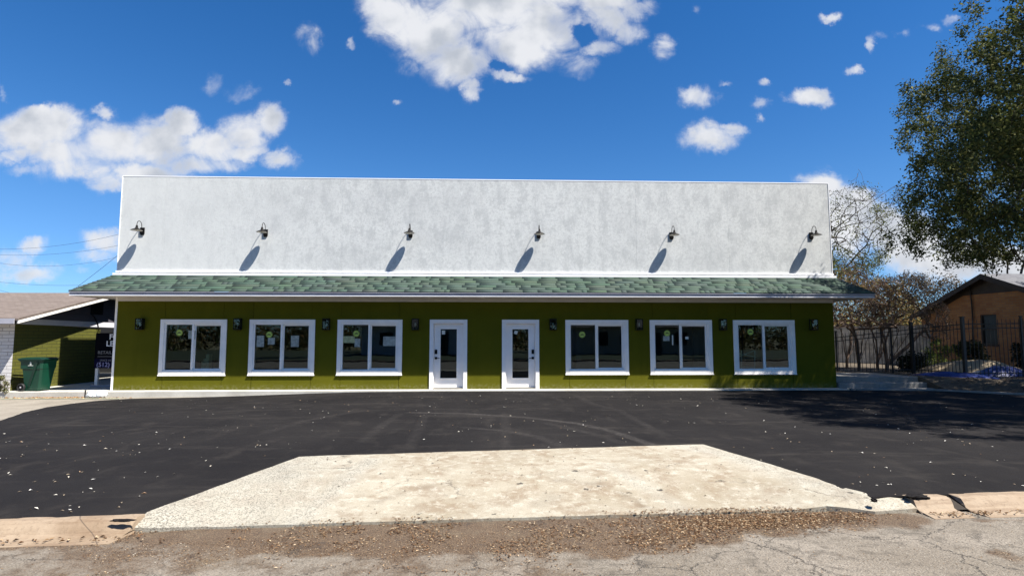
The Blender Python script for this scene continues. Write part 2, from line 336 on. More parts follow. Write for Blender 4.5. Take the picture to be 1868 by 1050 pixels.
# ---------------------------------------------------------------- mesh helpers
class MB:
    def __init__(s): s.v = []; s.f = []; s.m = []
    def quad(s, *p, mi=0):
        i = len(s.v); s.v += [tuple(q) for q in p]; s.f.append(tuple(range(i, i + len(p)))); s.m.append(mi)
    def box(s, a, b, mi=0, rot=None, piv=None):
        x0, y0, z0 = a; x1, y1, z1 = b
        P = [(x0,y0,z0),(x1,y0,z0),(x1,y1,z0),(x0,y1,z0),(x0,y0,z1),(x1,y0,z1),(x1,y1,z1),(x0,y1,z1)]
        if rot is not None:
            pv = Vector(piv if piv is not None else ((x0+x1)/2,(y0+y1)/2,(z0+z1)/2))
            P = [tuple(rot @ (Vector(q) - pv) + pv) for q in P]
        i = len(s.v); s.v += P
        for f in ((0,3,2,1),(4,5,6,7),(0,1,5,4),(1,2,6,5),(2,3,7,6),(3,0,4,7)): s.f.append(tuple(i + j for j in f)); s.m.append(mi)
        return s
    def tube(s, pts, r, n=8, cap=True, mi=0):
        pts = [Vector(p) for p in pts]; rs = r if isinstance(r, (list, tuple)) else [r] * len(pts)
        i0 = len(s.v); up = None
        for i, p in enumerate(pts):
            d = (pts[min(i+1, len(pts)-1)] - pts[max(i-1, 0)]).normalized()
            if up is None: up = d.orthogonal().normalized()
            up = (up - d * up.dot(d)).normalized(); sd = d.cross(up)
            for k in range(n):
                a = 2 * math.pi * k / n; s.v.append(tuple(p + (up * math.cos(a) + sd * math.sin(a)) * rs[i]))
        for i in range(len(pts) - 1):
            for k in range(n):
                a = i0 + i*n + k; b = i0 + i*n + (k+1) % n; s.f.append((a, b, b+n, a+n)); s.m.append(mi)
        if cap: s.f.append(tuple(i0 + k for k in range(n))[::-1]); s.m.append(mi); s.f.append(tuple(i0 + (len(pts)-1)*n + k for k in range(n))); s.m.append(mi)
        return s
    def lathe(s, prof, c=(0,0,0), n=20, mi=0, axis='z'):
        i0 = len(s.v)
        for r, h in prof:
            for k in range(n):
                a = 2*math.pi*k/n
                q = (r*math.cos(a), r*math.sin(a), h) if axis == 'z' else ((r*math.cos(a), h, r*math.sin(a)) if axis == 'y' else (h, r*math.cos(a), r*math.sin(a)))
                s.v.append((c[0]+q[0], c[1]+q[1], c[2]+q[2]))
        for i in range(len(prof)-1):
            for k in range(n):
                a = i0+i*n+k; b = i0+i*n+(k+1) % n; s.f.append((a, b, b+n, a+n)); s.m.append(mi)
        return s
    def build(s, name, mats, parent=None, loc=(0,0,0), rot=(0,0,0), smooth=False, bevel=0):
        me = bpy.data.meshes.new(name); me.from_pydata(s.v, [], s.f)
        for m in (mats if isinstance(mats, (list, tuple)) else [mats]): me.materials.append(m)
        me.polygons.foreach_set('material_index', s.m)
        if smooth: me.polygons.foreach_set('use_smooth', [True]*len(s.f))
        me.update()
        o = bpy.data.objects.new(name, me); col.objects.link(o); o.location = loc; o.rotation_euler = rot
        if parent: o.parent = parent
        if bevel:
            b = o.modifiers.new('bevel', 'BEVEL'); b.width = bevel; b.segments = 2; b.limit_method = 'ANGLE'
        return o
def tag(o, label=None, cat=None, group=None, kind=None):
    if label: o['label'] = label
    if cat: o['category'] = cat
    if group: o['group'] = group
    if kind: o['kind'] = kind
    return o
def empty(name, loc=(0,0,0), rz=0, **kw):
    o = bpy.data.objects.new(name, None); col.objects.link(o); o.location = loc; o.rotation_euler = (0,0,rz)
    o.empty_display_size = .1
    return tag(o, **kw)
def copy_tree(o, parent=None):
    c = o.copy(); col.objects.link(c); c.parent = parent
    for ch in list(kids.get(o.name, [])): copy_tree(ch, c)
    return c
kids = {}
def snap():
    kids.clear()
    for o in col.objects:
        if o.parent: kids.setdefault(o.parent.name, []).append(o)
def np_mesh(name, V, Fq, mats, parent=None, tint=None, smooth=False, per='face'):
    """V (n,3), Fq (m,3|4) arrays; tint (m,3) colour per face"""
    me = bpy.data.meshes.new(name); V = np.asarray(V, np.float32); Fq = np.asarray(Fq, np.int32); k = Fq.shape[1]
    me.vertices.add(len(V)); me.vertices.foreach_set('co', V.ravel())
    me.loops.add(Fq.size); me.loops.foreach_set('vertex_index', Fq.ravel())
    me.polygons.add(len(Fq)); me.polygons.foreach_set('loop_start', np.arange(0, Fq.size, k, dtype=np.int32))
    if smooth: me.polygons.foreach_set('use_smooth', np.ones(len(Fq), bool))
    for m in (mats if isinstance(mats, (list, tuple)) else [mats]): me.materials.append(m)
    me.update(calc_edges=True)
    if tint is not None:
        a = me.color_attributes.new('tint', 'FLOAT_COLOR', 'CORNER')
        c = np.ones((Fq.size, 4), np.float32); c[:, :3] = np.repeat(np.asarray(tint, np.float32), k, axis=0); a.data.foreach_set('color', c.ravel())
    o = bpy.data.objects.new(name, me); col.objects.link(o)
    if parent: o.parent = parent
    return o
def patch(name, outline, sp, zf, m, attrs=None, skirt=.06, extra=None):
    """triangulated ground patch inside an outline, heights from zf, vertex masks from attrs"""
    out = []
    sp_o = sp
    for i, p in enumerate(outline):
        q = outline[(i+1) % len(outline)]; L = math.dist(p, q); n = max(1, int(L / sp))
        for k in range(n): out.append((p[0] + (q[0]-p[0])*k/n, p[1] + (q[1]-p[1])*k/n))
    xs = [p[0] for p in out]; ys = [p[1] for p in out]
    pts = [Vector(p) for p in out]; nb = len(out)
    gx = np.arange(min(xs)+sp/2, max(xs), sp); gy = np.arange(min(ys)+sp/2, max(ys), sp)
    for x in gx:
        for y in gy: pts.append(Vector((x + random.uniform(-.2,.2)*sp, y + random.uniform(-.2,.2)*sp)))
    if extra: pts += [Vector(p) for p in extra]
    v, e, f, *_ = delaunay_2d_cdt(pts, [(i, (i+1) % nb) for i in range(nb)], [], 1, 1e-4)
    used = sorted({i for t in f for i in t}); mp = {a: b for b, a in enumerate(used)}
    V = [(v[i][0], v[i][1], zf(v[i][0], v[i][1])) for i in used]; Fs = [tuple(mp[i] for i in t) for t in f]
    if skirt:
        cnt = {}
        for t in Fs:
            for a, b in zip(t, t[1:] + t[:1]): cnt[(a, b)] = cnt.get((a, b), 0) + 1
        bd = [(a, b) for (a, b) in cnt if (b, a) not in cnt]; low = {}
        for a, b in bd:
            for q in (a, b):
                if q not in low: low[q] = len(V); V.append((V[q][0], V[q][1], V[q][2] - skirt))
        for a, b in bd: Fs.append((b, a, low[a], low[b]))
    me = bpy.data.meshes.new(name); me.from_pydata(V, [], Fs); me.materials.append(m); me.update()
    for an, fn in (attrs or {}).items():
        a = me.attributes.new(an, 'FLOAT', 'POINT'); a.data.foreach_set('value', [float(fn(p[0], p[1])) for p in V])
    o = bpy.data.objects.new(name, me); col.objects.link(o); return o
def inpoly(x, y, P):
    c = False
    for i in range(len(P)):
        x1, y1 = P[i]; x2, y2 = P[i-1]
        if (y1 > y) != (y2 > y) and x < (x2-x1)*(y-y1)/(y2-y1)+x1: c = not c
    return c
def segd(x, y, a, b):
    dx, dy_ = b[0]-a[0], b[1]-a[1]; t = max(0, min(1, ((x-a[0])*dx + (y-a[1])*dy_)/(dx*dx+dy_*dy_+1e-9)))
    return math.hypot(x-a[0]-t*dx, y-a[1]-t*dy_)
def polyd(x, y, P): return min(segd(x, y, P[i], P[i+1]) for i in range(len(P)-1))
def sst(x, a, b):
    t = max(0, min(1, (x-a)/(b-a))); return t*t*(3-2*t)
def fn2(x, y, s=1, z=0): return noise.fractal((x*s, y*s, z), 1, 2, 4)   # about -1..1

# ================================================================ ground
ZST = -.14
def zlot(x, y):
    near = sst(y, -7, -1)
    return -.03 - .125*sst(8.5 - x, 0, 6.5)*near + .006*fn2(x, y, .35)
def curby(x): return -12.54 + .05*(x - 7.14)
def part_at(px, py, z=-.03): q = at(px, py, 'z', z); return (q[0], q[1])
TL, TR, BR, BLp = (9.01, -9.99), (14.62, -9.34), (15.41, -12.16), (8.32, curby(8.32))
o = MB(); o.quad((-900,-900,-.3),(900,-900,-.3),(900,900,-.3),(-900,900,-.3))
tag(o.build('ground', M_yard), kind='structure')
def rag(a, c, amp=.014):
    n = max(2, int(math.dist(a, c)/.06)); return [(a[0]+(c[0]-a[0])*k/n + (amp*fn2(a[0]+k*.31, a[1], 1.1, 5) if k else 0), a[1]+(c[1]-a[1])*k/n + (amp*fn2(a[0]+k*.27, a[1], 1.1, 8) if k else 0)) for k in range(n)]
lot_out = [(-16, curby(-16))] + rag(BLp, TL) + rag(TL, TR, .010) + rag(TR, BR) + [BR, (15.86, curby(15.86)-.0), (34, curby(34)), (31, -6), (26.7, -2.3), (25.1, -.85), (23.2, -.62), (22.0, -.50)]
ed = [(20, -.49), (16, -.50), (12, -.50), (9.5, -.49), (7, -.53), (5, -.60), (3.4, -.68), (2.2, -.80), (1.2, -.98), (.62, -1.5), (.5, -2.3), (.62, -3.3), (1.1, -4.6), (1.9, -6.2), (2.2, -8), (-2, -9), (-16, -9.2)]
ed2 = []
for i in range(len(ed)-1):
    p, q = ed[i], ed[i+1]; n = max(2, int(math.dist(p, q)/.18))
    for k in range(n):
        x = p[0]+(q[0]-p[0])*k/n; y = p[1]+(q[1]-p[1])*k/n
        ed2.append((x + .012*fn2(x, y, 9, 3), y + (.035 if x < 9 else .012)*fn2(x, y, 5, 1) ))
lot_out += ed2 + [ed[-1]]
tracks = [[part_at(u, v) for u, v in P] for P in (
    [(760,752),(850,754),(950,760),(1050,771),(1110,784),(1150,797),(1190,811)],
    [(850,779),(920,785),(980,796),(1020,812)], [(640,752),(560,766),(480,790)], [(922,754),(922,818)], [(1050,720),(1080,736),(1130,748),(1180,776),(1210,792)],
    [(660,805),(690,780),(730,754)], [(745,818),(765,780),(775,758)], [(1000,772),(1080,790),(1130,806)])]
def trackf(x, y):
    m = 0
    for i, P in enumerate(tracks):
        d = polyd(x, y, P); m = max(m, (1, .5, .3, .3, .3, .35, .3, .4)[i] * sst(.11 - d, 0, .07) * (.55 + .6*max(0, fn2(x, y, 1.2, i))))
    return m
tpts = []
for P in tracks:
    for i in range(len(P)-1):
        n = int(math.dist(P[i], P[i+1])/.07)
        for k in range(n):
            t = k/n; bx, by = P[i][0]*(1-t)+P[i+1][0]*t, P[i][1]*(1-t)+P[i+1][1]*t
            dx, dy_ = P[i+1][0]-P[i][0], P[i+1][1]-P[i][1]; L = math.hypot(dx, dy_)
            for w_ in (-.12, -.06, 0, .06, .12): tpts.append((bx - dy_/L*w_, by + dx/L*w_))
lot = patch('parking_lot', lot_out, .35, zlot, M_asph, {'track': trackf}, .08, tpts)
tag(lot, kind='structure')

# apron
def zap(x, y):
    q = BLp[1] + (BR[1]-BLp[1])*(x-BLp[0])/(BR[0]-BLp[0])
    side = min(1, polyd(x, y, [BLp, TL])/.8, polyd(x, y, [TR, BR])/.8) if 8.2 < x < 15.5 else 0
    s = sst(y, q-.02, q+1.7)
    return -.024 - (-.024-(ZST+.012))*(1-s)*side - (1-side)*sst(q+.02-y, -.08, .25)*.09
ap_out = [BLp, (8.33, curby(8.33)-.12), (8.55, -12.60), (9.3, -12.50), (10.5, -12.43), (12.1, -12.34), (13.6, -12.27), (14.9, -12.20), (15.3, -12.35), (15.78, -12.30), (15.74, -12.16), (15.47, -12.11), (14.75, -9.28), (14.5, -9.29), (9.1, -9.92), (8.93, -9.95)]
def wear(x, y):
    left = sst(10.6 - x - (y+12.5)*.1, 0, 1.4); e = sst(.5 - polyd(x, y, [TR, BR]), 0, .4)
    jt = sst(.28 - polyd(x, y, [(9.95, -10.2), (9.7, -12.4)]), 0, .25); j2 = sst(.22-polyd(x, y, [(13.0, -10.6), (13.5, -12.3)]), 0, .2)
    return min(1, max(left*.75, e*.6, jt*.8, j2*.45) + .35*max(0, fn2(x, y, 1.4, 4)))
st1 = [part_at(u, v) for u, v in ((1010,872),(1110,876),(1190,912))]; st2 = [part_at(u, v) for u, v in ((690,902),(745,884),(830,876))]; st3 = [part_at(u, v) for u, v in ((985,902),(1005,893),(1000,897))]
def stain(x, y):
    return min(1, max(.6*sst(.06-polyd(x, y, st1), 0, .05), .6*sst(.06-polyd(x, y, st2), 0, .05), .55*sst(.16-polyd(x, y, st3), 0, .12)) * (.7+.5*fn2(x, y, 4)))
apron = patch('driveway_apron', ap_out, .10, lambda x, y: zap(x, y) + .004*fn2(x, y, 2.5), M_apron, {'wear': wear, 'stain': stain}, .1)
tag(apron, kind='structure')

# street with a dirt mask
dirt_px = [(215,972),(450,962),(700,950),(1000,943),(1200,938),(1560,938),(1672,944),(1640,960),(1500,964),(1400,970),(1290,986),(1180,1000),(1000,1004),(760,1010),(560,1006),(300,994),(120,990),(0,991),(0,985)]
dirt_pl = [tuple(at(u, v, 'z', ZST)[:2]) for u, v in dirt_px]
def dirt(x, y):
    ins = inpoly(x, y, dirt_pl); d = polyd(x, y, dirt_pl + dirt_pl[:1])
    m = .55 + .5*sst(d, 0, .15) if ins else .55*sst(.34-d, 0, .34)
    return max(m + .50*fn2(x, y, 1.9, 2), .45*sst(.12 - abs(curby(x)-.5-y), 0, .12)*(1+fn2(x, y, .8)), .36 + .45*fn2(x, y, .55, 7) if x < 12.3 else .10+.35*fn2(x, y, .7, 7))
stf = lambda x, y: ZST + .004*fn2(x, y, 1.5)
s1 = patch('street', [(-3, curby(-3)-.1), (26, curby(26)-.1), (26, -14.6), (-3, -14.6)], .09, stf, M_street, {'dirt': dirt}, 0)
tag(s1, kind='structure')
o = MB(); o.quad((-200,-23.5,ZST),(200,-23.5,ZST),(200,-14.6,ZST),(-200,-14.6,ZST)); o.quad((-200,-14.6,ZST),(-3,-14.6,ZST),(-3,curby(-3)-.36,ZST),(-200,curby(-3)-4,ZST)); o.quad((26,-14.6,ZST),(200,-14.6,ZST),(200,-8,ZST),(26,curby(26)-.36,ZST))
tag(o.build('road', M_street), kind='structure')

# kerb runs
prof = [(-.02,-.12),(-.02,-.028),(.075,-.024),(.125,-.040),(.165,-.075),(.20,-.112),(.25,-.128),(.42,ZST+.002),(.42,ZST-.1)]
def kerb(name, x0, x1, ragged=(0, 0)):
    b = MB(); n = int((x1-x0)/.06); rows = []
    for i in range(n+1):
        t = i/n; row = []
        for j, (d, z) in enumerate(prof):
            x = x0 + (x1-x0)*t
            if i == 0: x += ragged[0]*fn2(d*9, z*9, 2, x0)
            if i == n: x += ragged[1]*fn2(d*9, z*9, 2, x1)
            row.append((x, curby(x) - d + .006*fn2(x, d, 2.2, 1) - (0 if 0 < j < 7 else 0), z + (.008*fn2(x, d*3, 2.6) if 0 < j < 7 else 0)))
        rows.append(row)
    i0 = 0
    for row in rows: b.v += row
    k = len(prof)
    for i in range(n):
        for j in range(k-1): b.f.append((i*k+j, i*k+j+1, (i+1)*k+j+1, (i+1)*k+j)); b.m.append(0)
    b.f.append(tuple(range(k))); b.m.append(0); b.f.append(tuple(n*k+j for j in range(k))[::-1]); b.m.append(0)
    return tag(b.build(name, M_curb, smooth=False), kind='structure')
kerb('kerb', -14, 8.34, (0, .05)); kerb('kerb', 15.77, 16.17, (.02, .04)); kerb('kerb', 16.31, 34, (.07, 0))
b = MB(); b.quad((16.05, curby(16.1), -.055), (16.40, curby(16.4), -.055), (16.36, curby(16.4)-.22, -.118), (16.12, curby(16.1)-.22, -.118)); tag(b.build('soil_in_kerb_gap', mat('dark_gap_dirt', f_conc((.010,.008,.006),(.025,.018,.012),(.05,.04,.028),.5), rough=.95)), kind='structure')

# slab walk in front of the shop and to the left, old concrete pad, gravelly strip
b = MB(); b.box((-9, -.45, -.5), (22.75, .0, -.001)); b.box((-9, .0, -.5), (-.0, 9, -.002))
slab = b.build('sidewalk', M_slab, bevel=.012); tag(slab, kind='structure')
tag(patch('old_concrete_pad', [(-20,-9.6),(3,-9.6),(3,-5.5),(2.5,-1.0),(12,-.62),(12,-.452),(-20,-.452)], .5, lambda x, y: -.168 + .006*fn2(x, y, .8) - .07*sst(x, 3, 11)*0, M_oldc, None, 0), kind='structure')
# right side: bank of soil, yard
yz = .33
def zbank(x, y):
    e = polyd(x, y, [(22.6, -.3), (25.1, -.85), (26.7, -2.3), (31, -6), (36, -11)])
    return -.02 + (yz+.02)*sst(e, .05, 1.3) + .03*fn2(x, y, 1.6)*sst(e, 0, .5)
bank_out = [(25.5, -.75), (25.1, -.82), (26.7, -2.27), (31, -5.97), (36, -10.5), (60, -10.5), (60, 60), (22.62, 60), (22.62, 2.5), (25.5, 2.5)]
tag(patch('soil_bank', bank_out, .9, zbank, M_soil, None, .3, [(x*.15+25.5, y*.15-8) for x in range(0, 50) for y in range(0, 80) if inpoly(x*.15+25.5, y*.15-8, bank_out)]), kind='structure')
b = MB()    # low kerb at the lot's right edge
P = [(22.7, -.52), (25.05, -.90), (26.68, -2.36), (31, -6.05), (36, -10.6)]
for p, q in zip(P, P[1:]):
    d = Vector((q[0]-p[0], q[1]-p[1])).normalized(); nrm = Vector((-d.y, d.x))*.13
    b.v += [(p[0], p[1], -.1), (q[0], q[1], -.1), (q[0]+nrm.x, q[1]+nrm.y, -.1), (p[0]+nrm.x, p[1]+nrm.y, -.1), (p[0], p[1], .02), (q[0], q[1], .02), (q[0]+nrm.x, q[1]+nrm.y, .02), (p[0]+nrm.x, p[1]+nrm.y, .02)]
    i = len(b.v)-8
    for f in ((4,5,6,7),(0,1,5,4),(2,3,7,6),(1,2,6,5),(3,0,4,7)): b.f.append(tuple(i+j for j in f)); b.m.append(0)
tag(b.build('edging_kerb', M_step), kind='structure')
st = empty('concrete_steps', (24.1, 0, 0), label='low grey concrete steps between the green shop and the soil bank', cat='steps')
for i, (y0, z1) in enumerate(((-.38, .0), (-.05, .155), (.32, .32))):
    b = MB(); b.box((-1.48, y0, -.3), (1.42, 3.2 if i == 2 else (-.05, .32)[i], z1)); b.build('step', M_step, st, bevel=.02)

# ================================================================ the shop
X1 = 22.6; DEP = 12.0
shop = empty('shop_building', (11.3, 0, 0), label='long single storey lime green shop with tall pale stucco parapet and six windows', cat='shop building')
shop.location = (0, 0, 0)
WZ0, WZ1 = .4506, 2.1457
WX = [1.405 + i*2.6884 for i in range(3)] + [13.893 + i*2.6884 for i in range(3)]; WW = 2.0017
DX_ = [9.635, 11.892]; DW = 1.17; DH = 2.15
TRIM = .115
holes = [(x+TRIM-.02, x+WW-TRIM+.02, WZ0+TRIM-.02, WZ1-TRIM+.02) for x in WX] + [(x+TRIM, x+DW-TRIM, -.02, DH-TRIM) for x in DX_]
joints_px = [295, 403, 457.6, 566, 620, 727, 1039, 1141, 1193, 1295, 1346, 1448]
joints = [at(u, 700, 'y', 0)[0] for u in joints_px]
def panel_wall(name, x0, x1, z0, z1, y, holes, joints, m, reveal=.16, gap=.006, parent=None, deep_=.012):
    b = MB(); xs = {x0, x1}; zs = {z0, z1}
    for h in holes: xs |= {h[0], h[1]}; zs |= {max(z0, h[2]), h[3]}
    for j in joints: xs |= {j-gap, j+gap}
    xs = sorted(xs); zs = sorted(zs)
    for i in range(len(xs)-1):
        cx = (xs[i]+xs[i+1])/2; isj = any(abs(cx-j) < gap for j in joints)
        for k in range(len(zs)-1):
            cz = (zs[k]+zs[k+1])/2
            if any(h[0] < cx < h[1] and h[2] < cz < h[3] for h in holes): continue
            yy = y + (deep_ if isj else 0)
            b.quad((xs[i], yy, zs[k]), (xs[i+1], yy, zs[k]), (xs[i+1], yy, zs[k+1]), (xs[i], yy, zs[k+1]))
            if isj:
                b.quad((xs[i], y, zs[k]), (xs[i], yy, zs[k]), (xs[i], yy, zs[k+1]), (xs[i], y, zs[k+1]))
                b.quad((xs[i+1], yy, zs[k]), (xs[i+1], y, zs[k]), (xs[i+1], y, zs[k+1]), (xs[i+1], yy, zs[k+1]))
    for h in holes:
        a, c, d, e = h; r = y + reveal
        b.quad((a,y,d),(a,r,d),(a,r,e),(a,y,e)); b.quad((c,r,d),(c,y,d),(c,y,e),(c,r,e)); b.quad((a,y,e),(a,r,e),(c,r,e),(c,y,e)); b.quad((a,r,d),(a,y,d),(c,y,d),(c,r,d))
    return b.build(name, m, parent)
wallf = panel_wall('front_wall', .07, X1-.03, 0.0, 2.83, 0, holes, joints, M_green, parent=shop)
b = MB()
b.box((.0, .0, -.0), (.07, .16, 2.83), 1)                               # white corner board
b.quad((0,.16,0),(0,DEP,0),(0,DEP,2.95),(0,.16,2.95)); b.quad((X1-.03,0,0),(X1-.03,0,2.83),(X1-.03,DEP,2.83),(X1-.03,DEP,0)); b.quad((0,DEP,0),(X1-.03,DEP,0),(X1-.03,DEP,6.6),(0,DEP,6.6))
b.build('side_wall', [M_green, M_white], shop)
b = MB(); b.box((.07, -.022, 2.705), (X1-.03, -.0, 2.83)); b.build('frieze_board', M_soffit, shop)
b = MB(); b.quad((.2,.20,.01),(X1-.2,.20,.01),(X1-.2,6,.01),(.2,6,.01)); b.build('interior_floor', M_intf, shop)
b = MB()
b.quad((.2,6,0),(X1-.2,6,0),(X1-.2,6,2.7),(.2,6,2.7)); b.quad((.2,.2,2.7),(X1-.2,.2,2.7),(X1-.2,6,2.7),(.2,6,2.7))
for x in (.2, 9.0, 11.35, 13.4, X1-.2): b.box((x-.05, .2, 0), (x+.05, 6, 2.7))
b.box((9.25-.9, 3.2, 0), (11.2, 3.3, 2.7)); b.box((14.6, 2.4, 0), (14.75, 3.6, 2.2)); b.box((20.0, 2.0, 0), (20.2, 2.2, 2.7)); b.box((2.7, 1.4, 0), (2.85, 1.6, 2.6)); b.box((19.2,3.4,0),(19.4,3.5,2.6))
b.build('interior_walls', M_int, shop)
# eave: fascia, soffit
OV = .83; E0 = -.80; E1 = X1+.80; FZ0, FZ1 = 2.815, 2.925
b = MB()
b.box((E0, -OV, FZ0), (E1, -OV+.025, FZ1)); b.box((E0, -OV+.025, FZ0), (E0+.025, DEP, FZ1)); b.box((E1-.025, -OV+.025, FZ0), (E1, DEP, FZ1))
# half-round lip along the gutter's foot
b.box((E0-.004, -OV-.016, FZ0-.002), (E1+.004, -OV-.001, FZ0+.018), 1)
b.box((E0-.01, -OV-.03, FZ1-.012), (E1+.01, -OV-.001, FZ1+.008))
b.build('fascia', [M_fascia, M_whitem], shop)
b = MB(); z = 2.832
b.quad((E0+.025,-OV+.025,z),(E0+.025,.0,z),(E1-.025,.0,z),(E1-.025,-OV+.025,z)); b.quad((E0+.025,0,z),(E0+.025,DEP,z),(0,DEP,z),(0,0,z)); b.quad((X1,0,z),(X1,DEP,z),(E1-.025,DEP,z),(E1-.025,0,z))
b.build('soffit', M_soffit, shop)
# skirt roof of laid shingle tabs
GR = [(.044,.072,.053),(.041,.068,.050),(.047,.076,.056),(.043,.070,.052),(.048,.077,.057),(.036,.060,.045),(.047,.070,.055)]
def tabs(fr, u0f, u1f, ncourse=7, n_under=True):
    """fr(u, t, h): along the eave u, up the slope t 0..1, height h above the deck"""
    V, Q, T = [], [], []
    for c in range(ncourse):
        t0 = c/ncourse; t1 = min(1, (c+1.12)/ncourse)
        a0, a1 = u0f(t0), u1f(t0); b0, b1 = u0f(t1), u1f(t1)
        u = a0 - random.uniform(0, .2)
        while u < a1:
            wd = random.choice((.16, .3, .45, .6, .8)); e = u + wd
            p0, p1 = max(u, a0), min(e, a1); q0, q1 = min(max(u, b0), b1), max(min(e, b1), b0)
            if p1 > p0:
                hh = random.choice((.011, .012, .013)); i = len(V)
                V += [fr(p0, t0, hh), fr(p1, t0, hh), fr(q1, t1, .003), fr(q0, t1, .003), fr(p0, t0, 0), fr(p1, t0, 0), fr(q1, t1, 0), fr(q0, t1, 0)]
                g = random.choice(GR); g = tuple(x*random.uniform(.9, 1.1) for x in g); edge_shade = tuple(x*.35 for x in g)  # front edge of each tab darkened to paint a thin shadow line
                Q += [(i,i+1,i+2,i+3), (i+4,i+5,i+1,i), (i+5,i+6,i+2,i+1), (i+7,i+4,i,i+3)]; T += [g, edge_shade, g, g]
            u = e
    return V, Q, T
ZR0, ZR1 = 2.945, 3.505
fr1 = lambda u, t, h: (u, (-OV-.02)*(1-t) - .05*t - h*.57, ZR0 + (ZR1-ZR0)*t + h*.82)
fr2 = lambda u, t, h: ((E0-.02)*(1-t) + (-.05)*t - h*.57, u, ZR0 + (ZR1-ZR0)*t + h*.82)
fr3 = lambda u, t, h: ((E1+.02)*(1-t) + (X1+.05)*t + h*.57, u, ZR0 + (ZR1-ZR0)*t + h*.82)
A = [tabs(fr1, lambda t: (E0-.02)*(1-t) - .05*t, lambda t: (E1+.02)*(1-t) + (X1+.05)*t),
     tabs(fr2, lambda t: (-OV-.02)*(1-t) - .05*t, lambda t: DEP), tabs(fr3, lambda t: (-OV-.02)*(1-t) - .05*t, lambda t: DEP)]
V, Q, T = [], [], []
for v, q, t in A: n = len(V); V += v; Q += [tuple(i+n for i in f) for f in q]; T += t
for fr, u0, u1 in ((fr1, None, None),):   # hip caps
    for sx, xa, xb in ((-1, E0-.02, -.05), (1, E1+.02, X1+.05)):
        for k in range(10):
            t0, t1 = k/10, (k+1.1)/10; i = len(V)
            def P(t, off, h): return (xa*(1-t)+xb*t + off[0], (-OV-.02)*(1-t)-.05*t + off[1], ZR0+(ZR1-ZR0)*t + off[2] + h)
            V += [P(t0,(0,0,.03),0), P(t0,(-sx*.10,0,-.01),.018), P(t1,(-sx*.10,0,-.01),.005), P(t1,(0,0,.03),-.015), P(t0,(0,.10,-.01),.018), P(t1,(0,.10,-.01),.005), P(t0,(0,0,0),-.01)]
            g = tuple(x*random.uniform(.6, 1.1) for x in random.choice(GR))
            Q += [(i,i+1,i+2,i+3), (i,i+3,i+5,i+4), (i,i+6,i+1,i+1) if False else (i+6,i+1,i,i+4)]; T += [g, g, tuple(x*.3 for x in g)]  # cap end faces darkened the same way, shadow put into the tint
V += [fr1(E0,0,-.004), fr1(E1,0,-.004), fr1(X1,1,-.004), fr1(0,1,-.004), fr2(-OV,0,-.004), fr2(DEP,0,-.004), fr2(DEP,1,-.004), fr2(0,1,-.004), fr3(-OV,0,-.004), fr3(DEP,0,-.004), fr3(DEP,1,-.004), fr3(0,1,-.004)]
n = len(V)-12; Q += [(n,n+1,n+2,n+3),(n+4,n+5,n+6,n+7),(n+8,n+9,n+10,n+11)]; T += [(.02,.045,.03)]*3
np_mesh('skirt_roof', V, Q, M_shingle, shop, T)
# parapet
PZ0, PZ1 = 3.60, 6.62
pj = [at(u, 400, 'y', 0)[0] for u in (300, 624, 808, 989, 1160, 1328)]
panel_wall('parapet', -.0, X1, PZ0, PZ1, 0, [], pj, M_stucco, parent=shop, gap=.0022, deep_=.005)
b = MB()
b.quad((0,0,PZ0),(0,0,PZ1),(0,DEP,PZ1),(0,DEP,PZ0)); b.quad((X1,0,PZ0),(X1,DEP,PZ0),(X1,DEP,PZ1),(X1,0,PZ1)); b.quad((0,.3,6.2),(X1,.3,6.2),(X1,DEP,6.2),(0,DEP,6.2)); b.quad((0,.3,6.2),(0,.3,PZ1),(X1,.3,PZ1),(X1,.3,6.2))
b.build('parapet_side', M_stucco, shop)
b = MB(); b.box((-.02, -.006, PZ1), (X1+.02, .33, PZ1+.03)); b.box((-.022, -.012, PZ0), (-.002, .05, PZ1)); b.box((X1+.002, -.012, PZ0), (X1+.022, .05, PZ1)); b.build('parapet_cap', M_whitem, shop)
b = MB(); b.box((-.03, -.045, 3.602), (X1+.03, -.001, 3.650)); b.box((-.10, -.075, 3.505), (X1+.10, .02, 3.575)); b.box((-.03, .02, 3.45), (X1+.03, .10, 3.601)); b.build('flashing', M_whitem, shop)

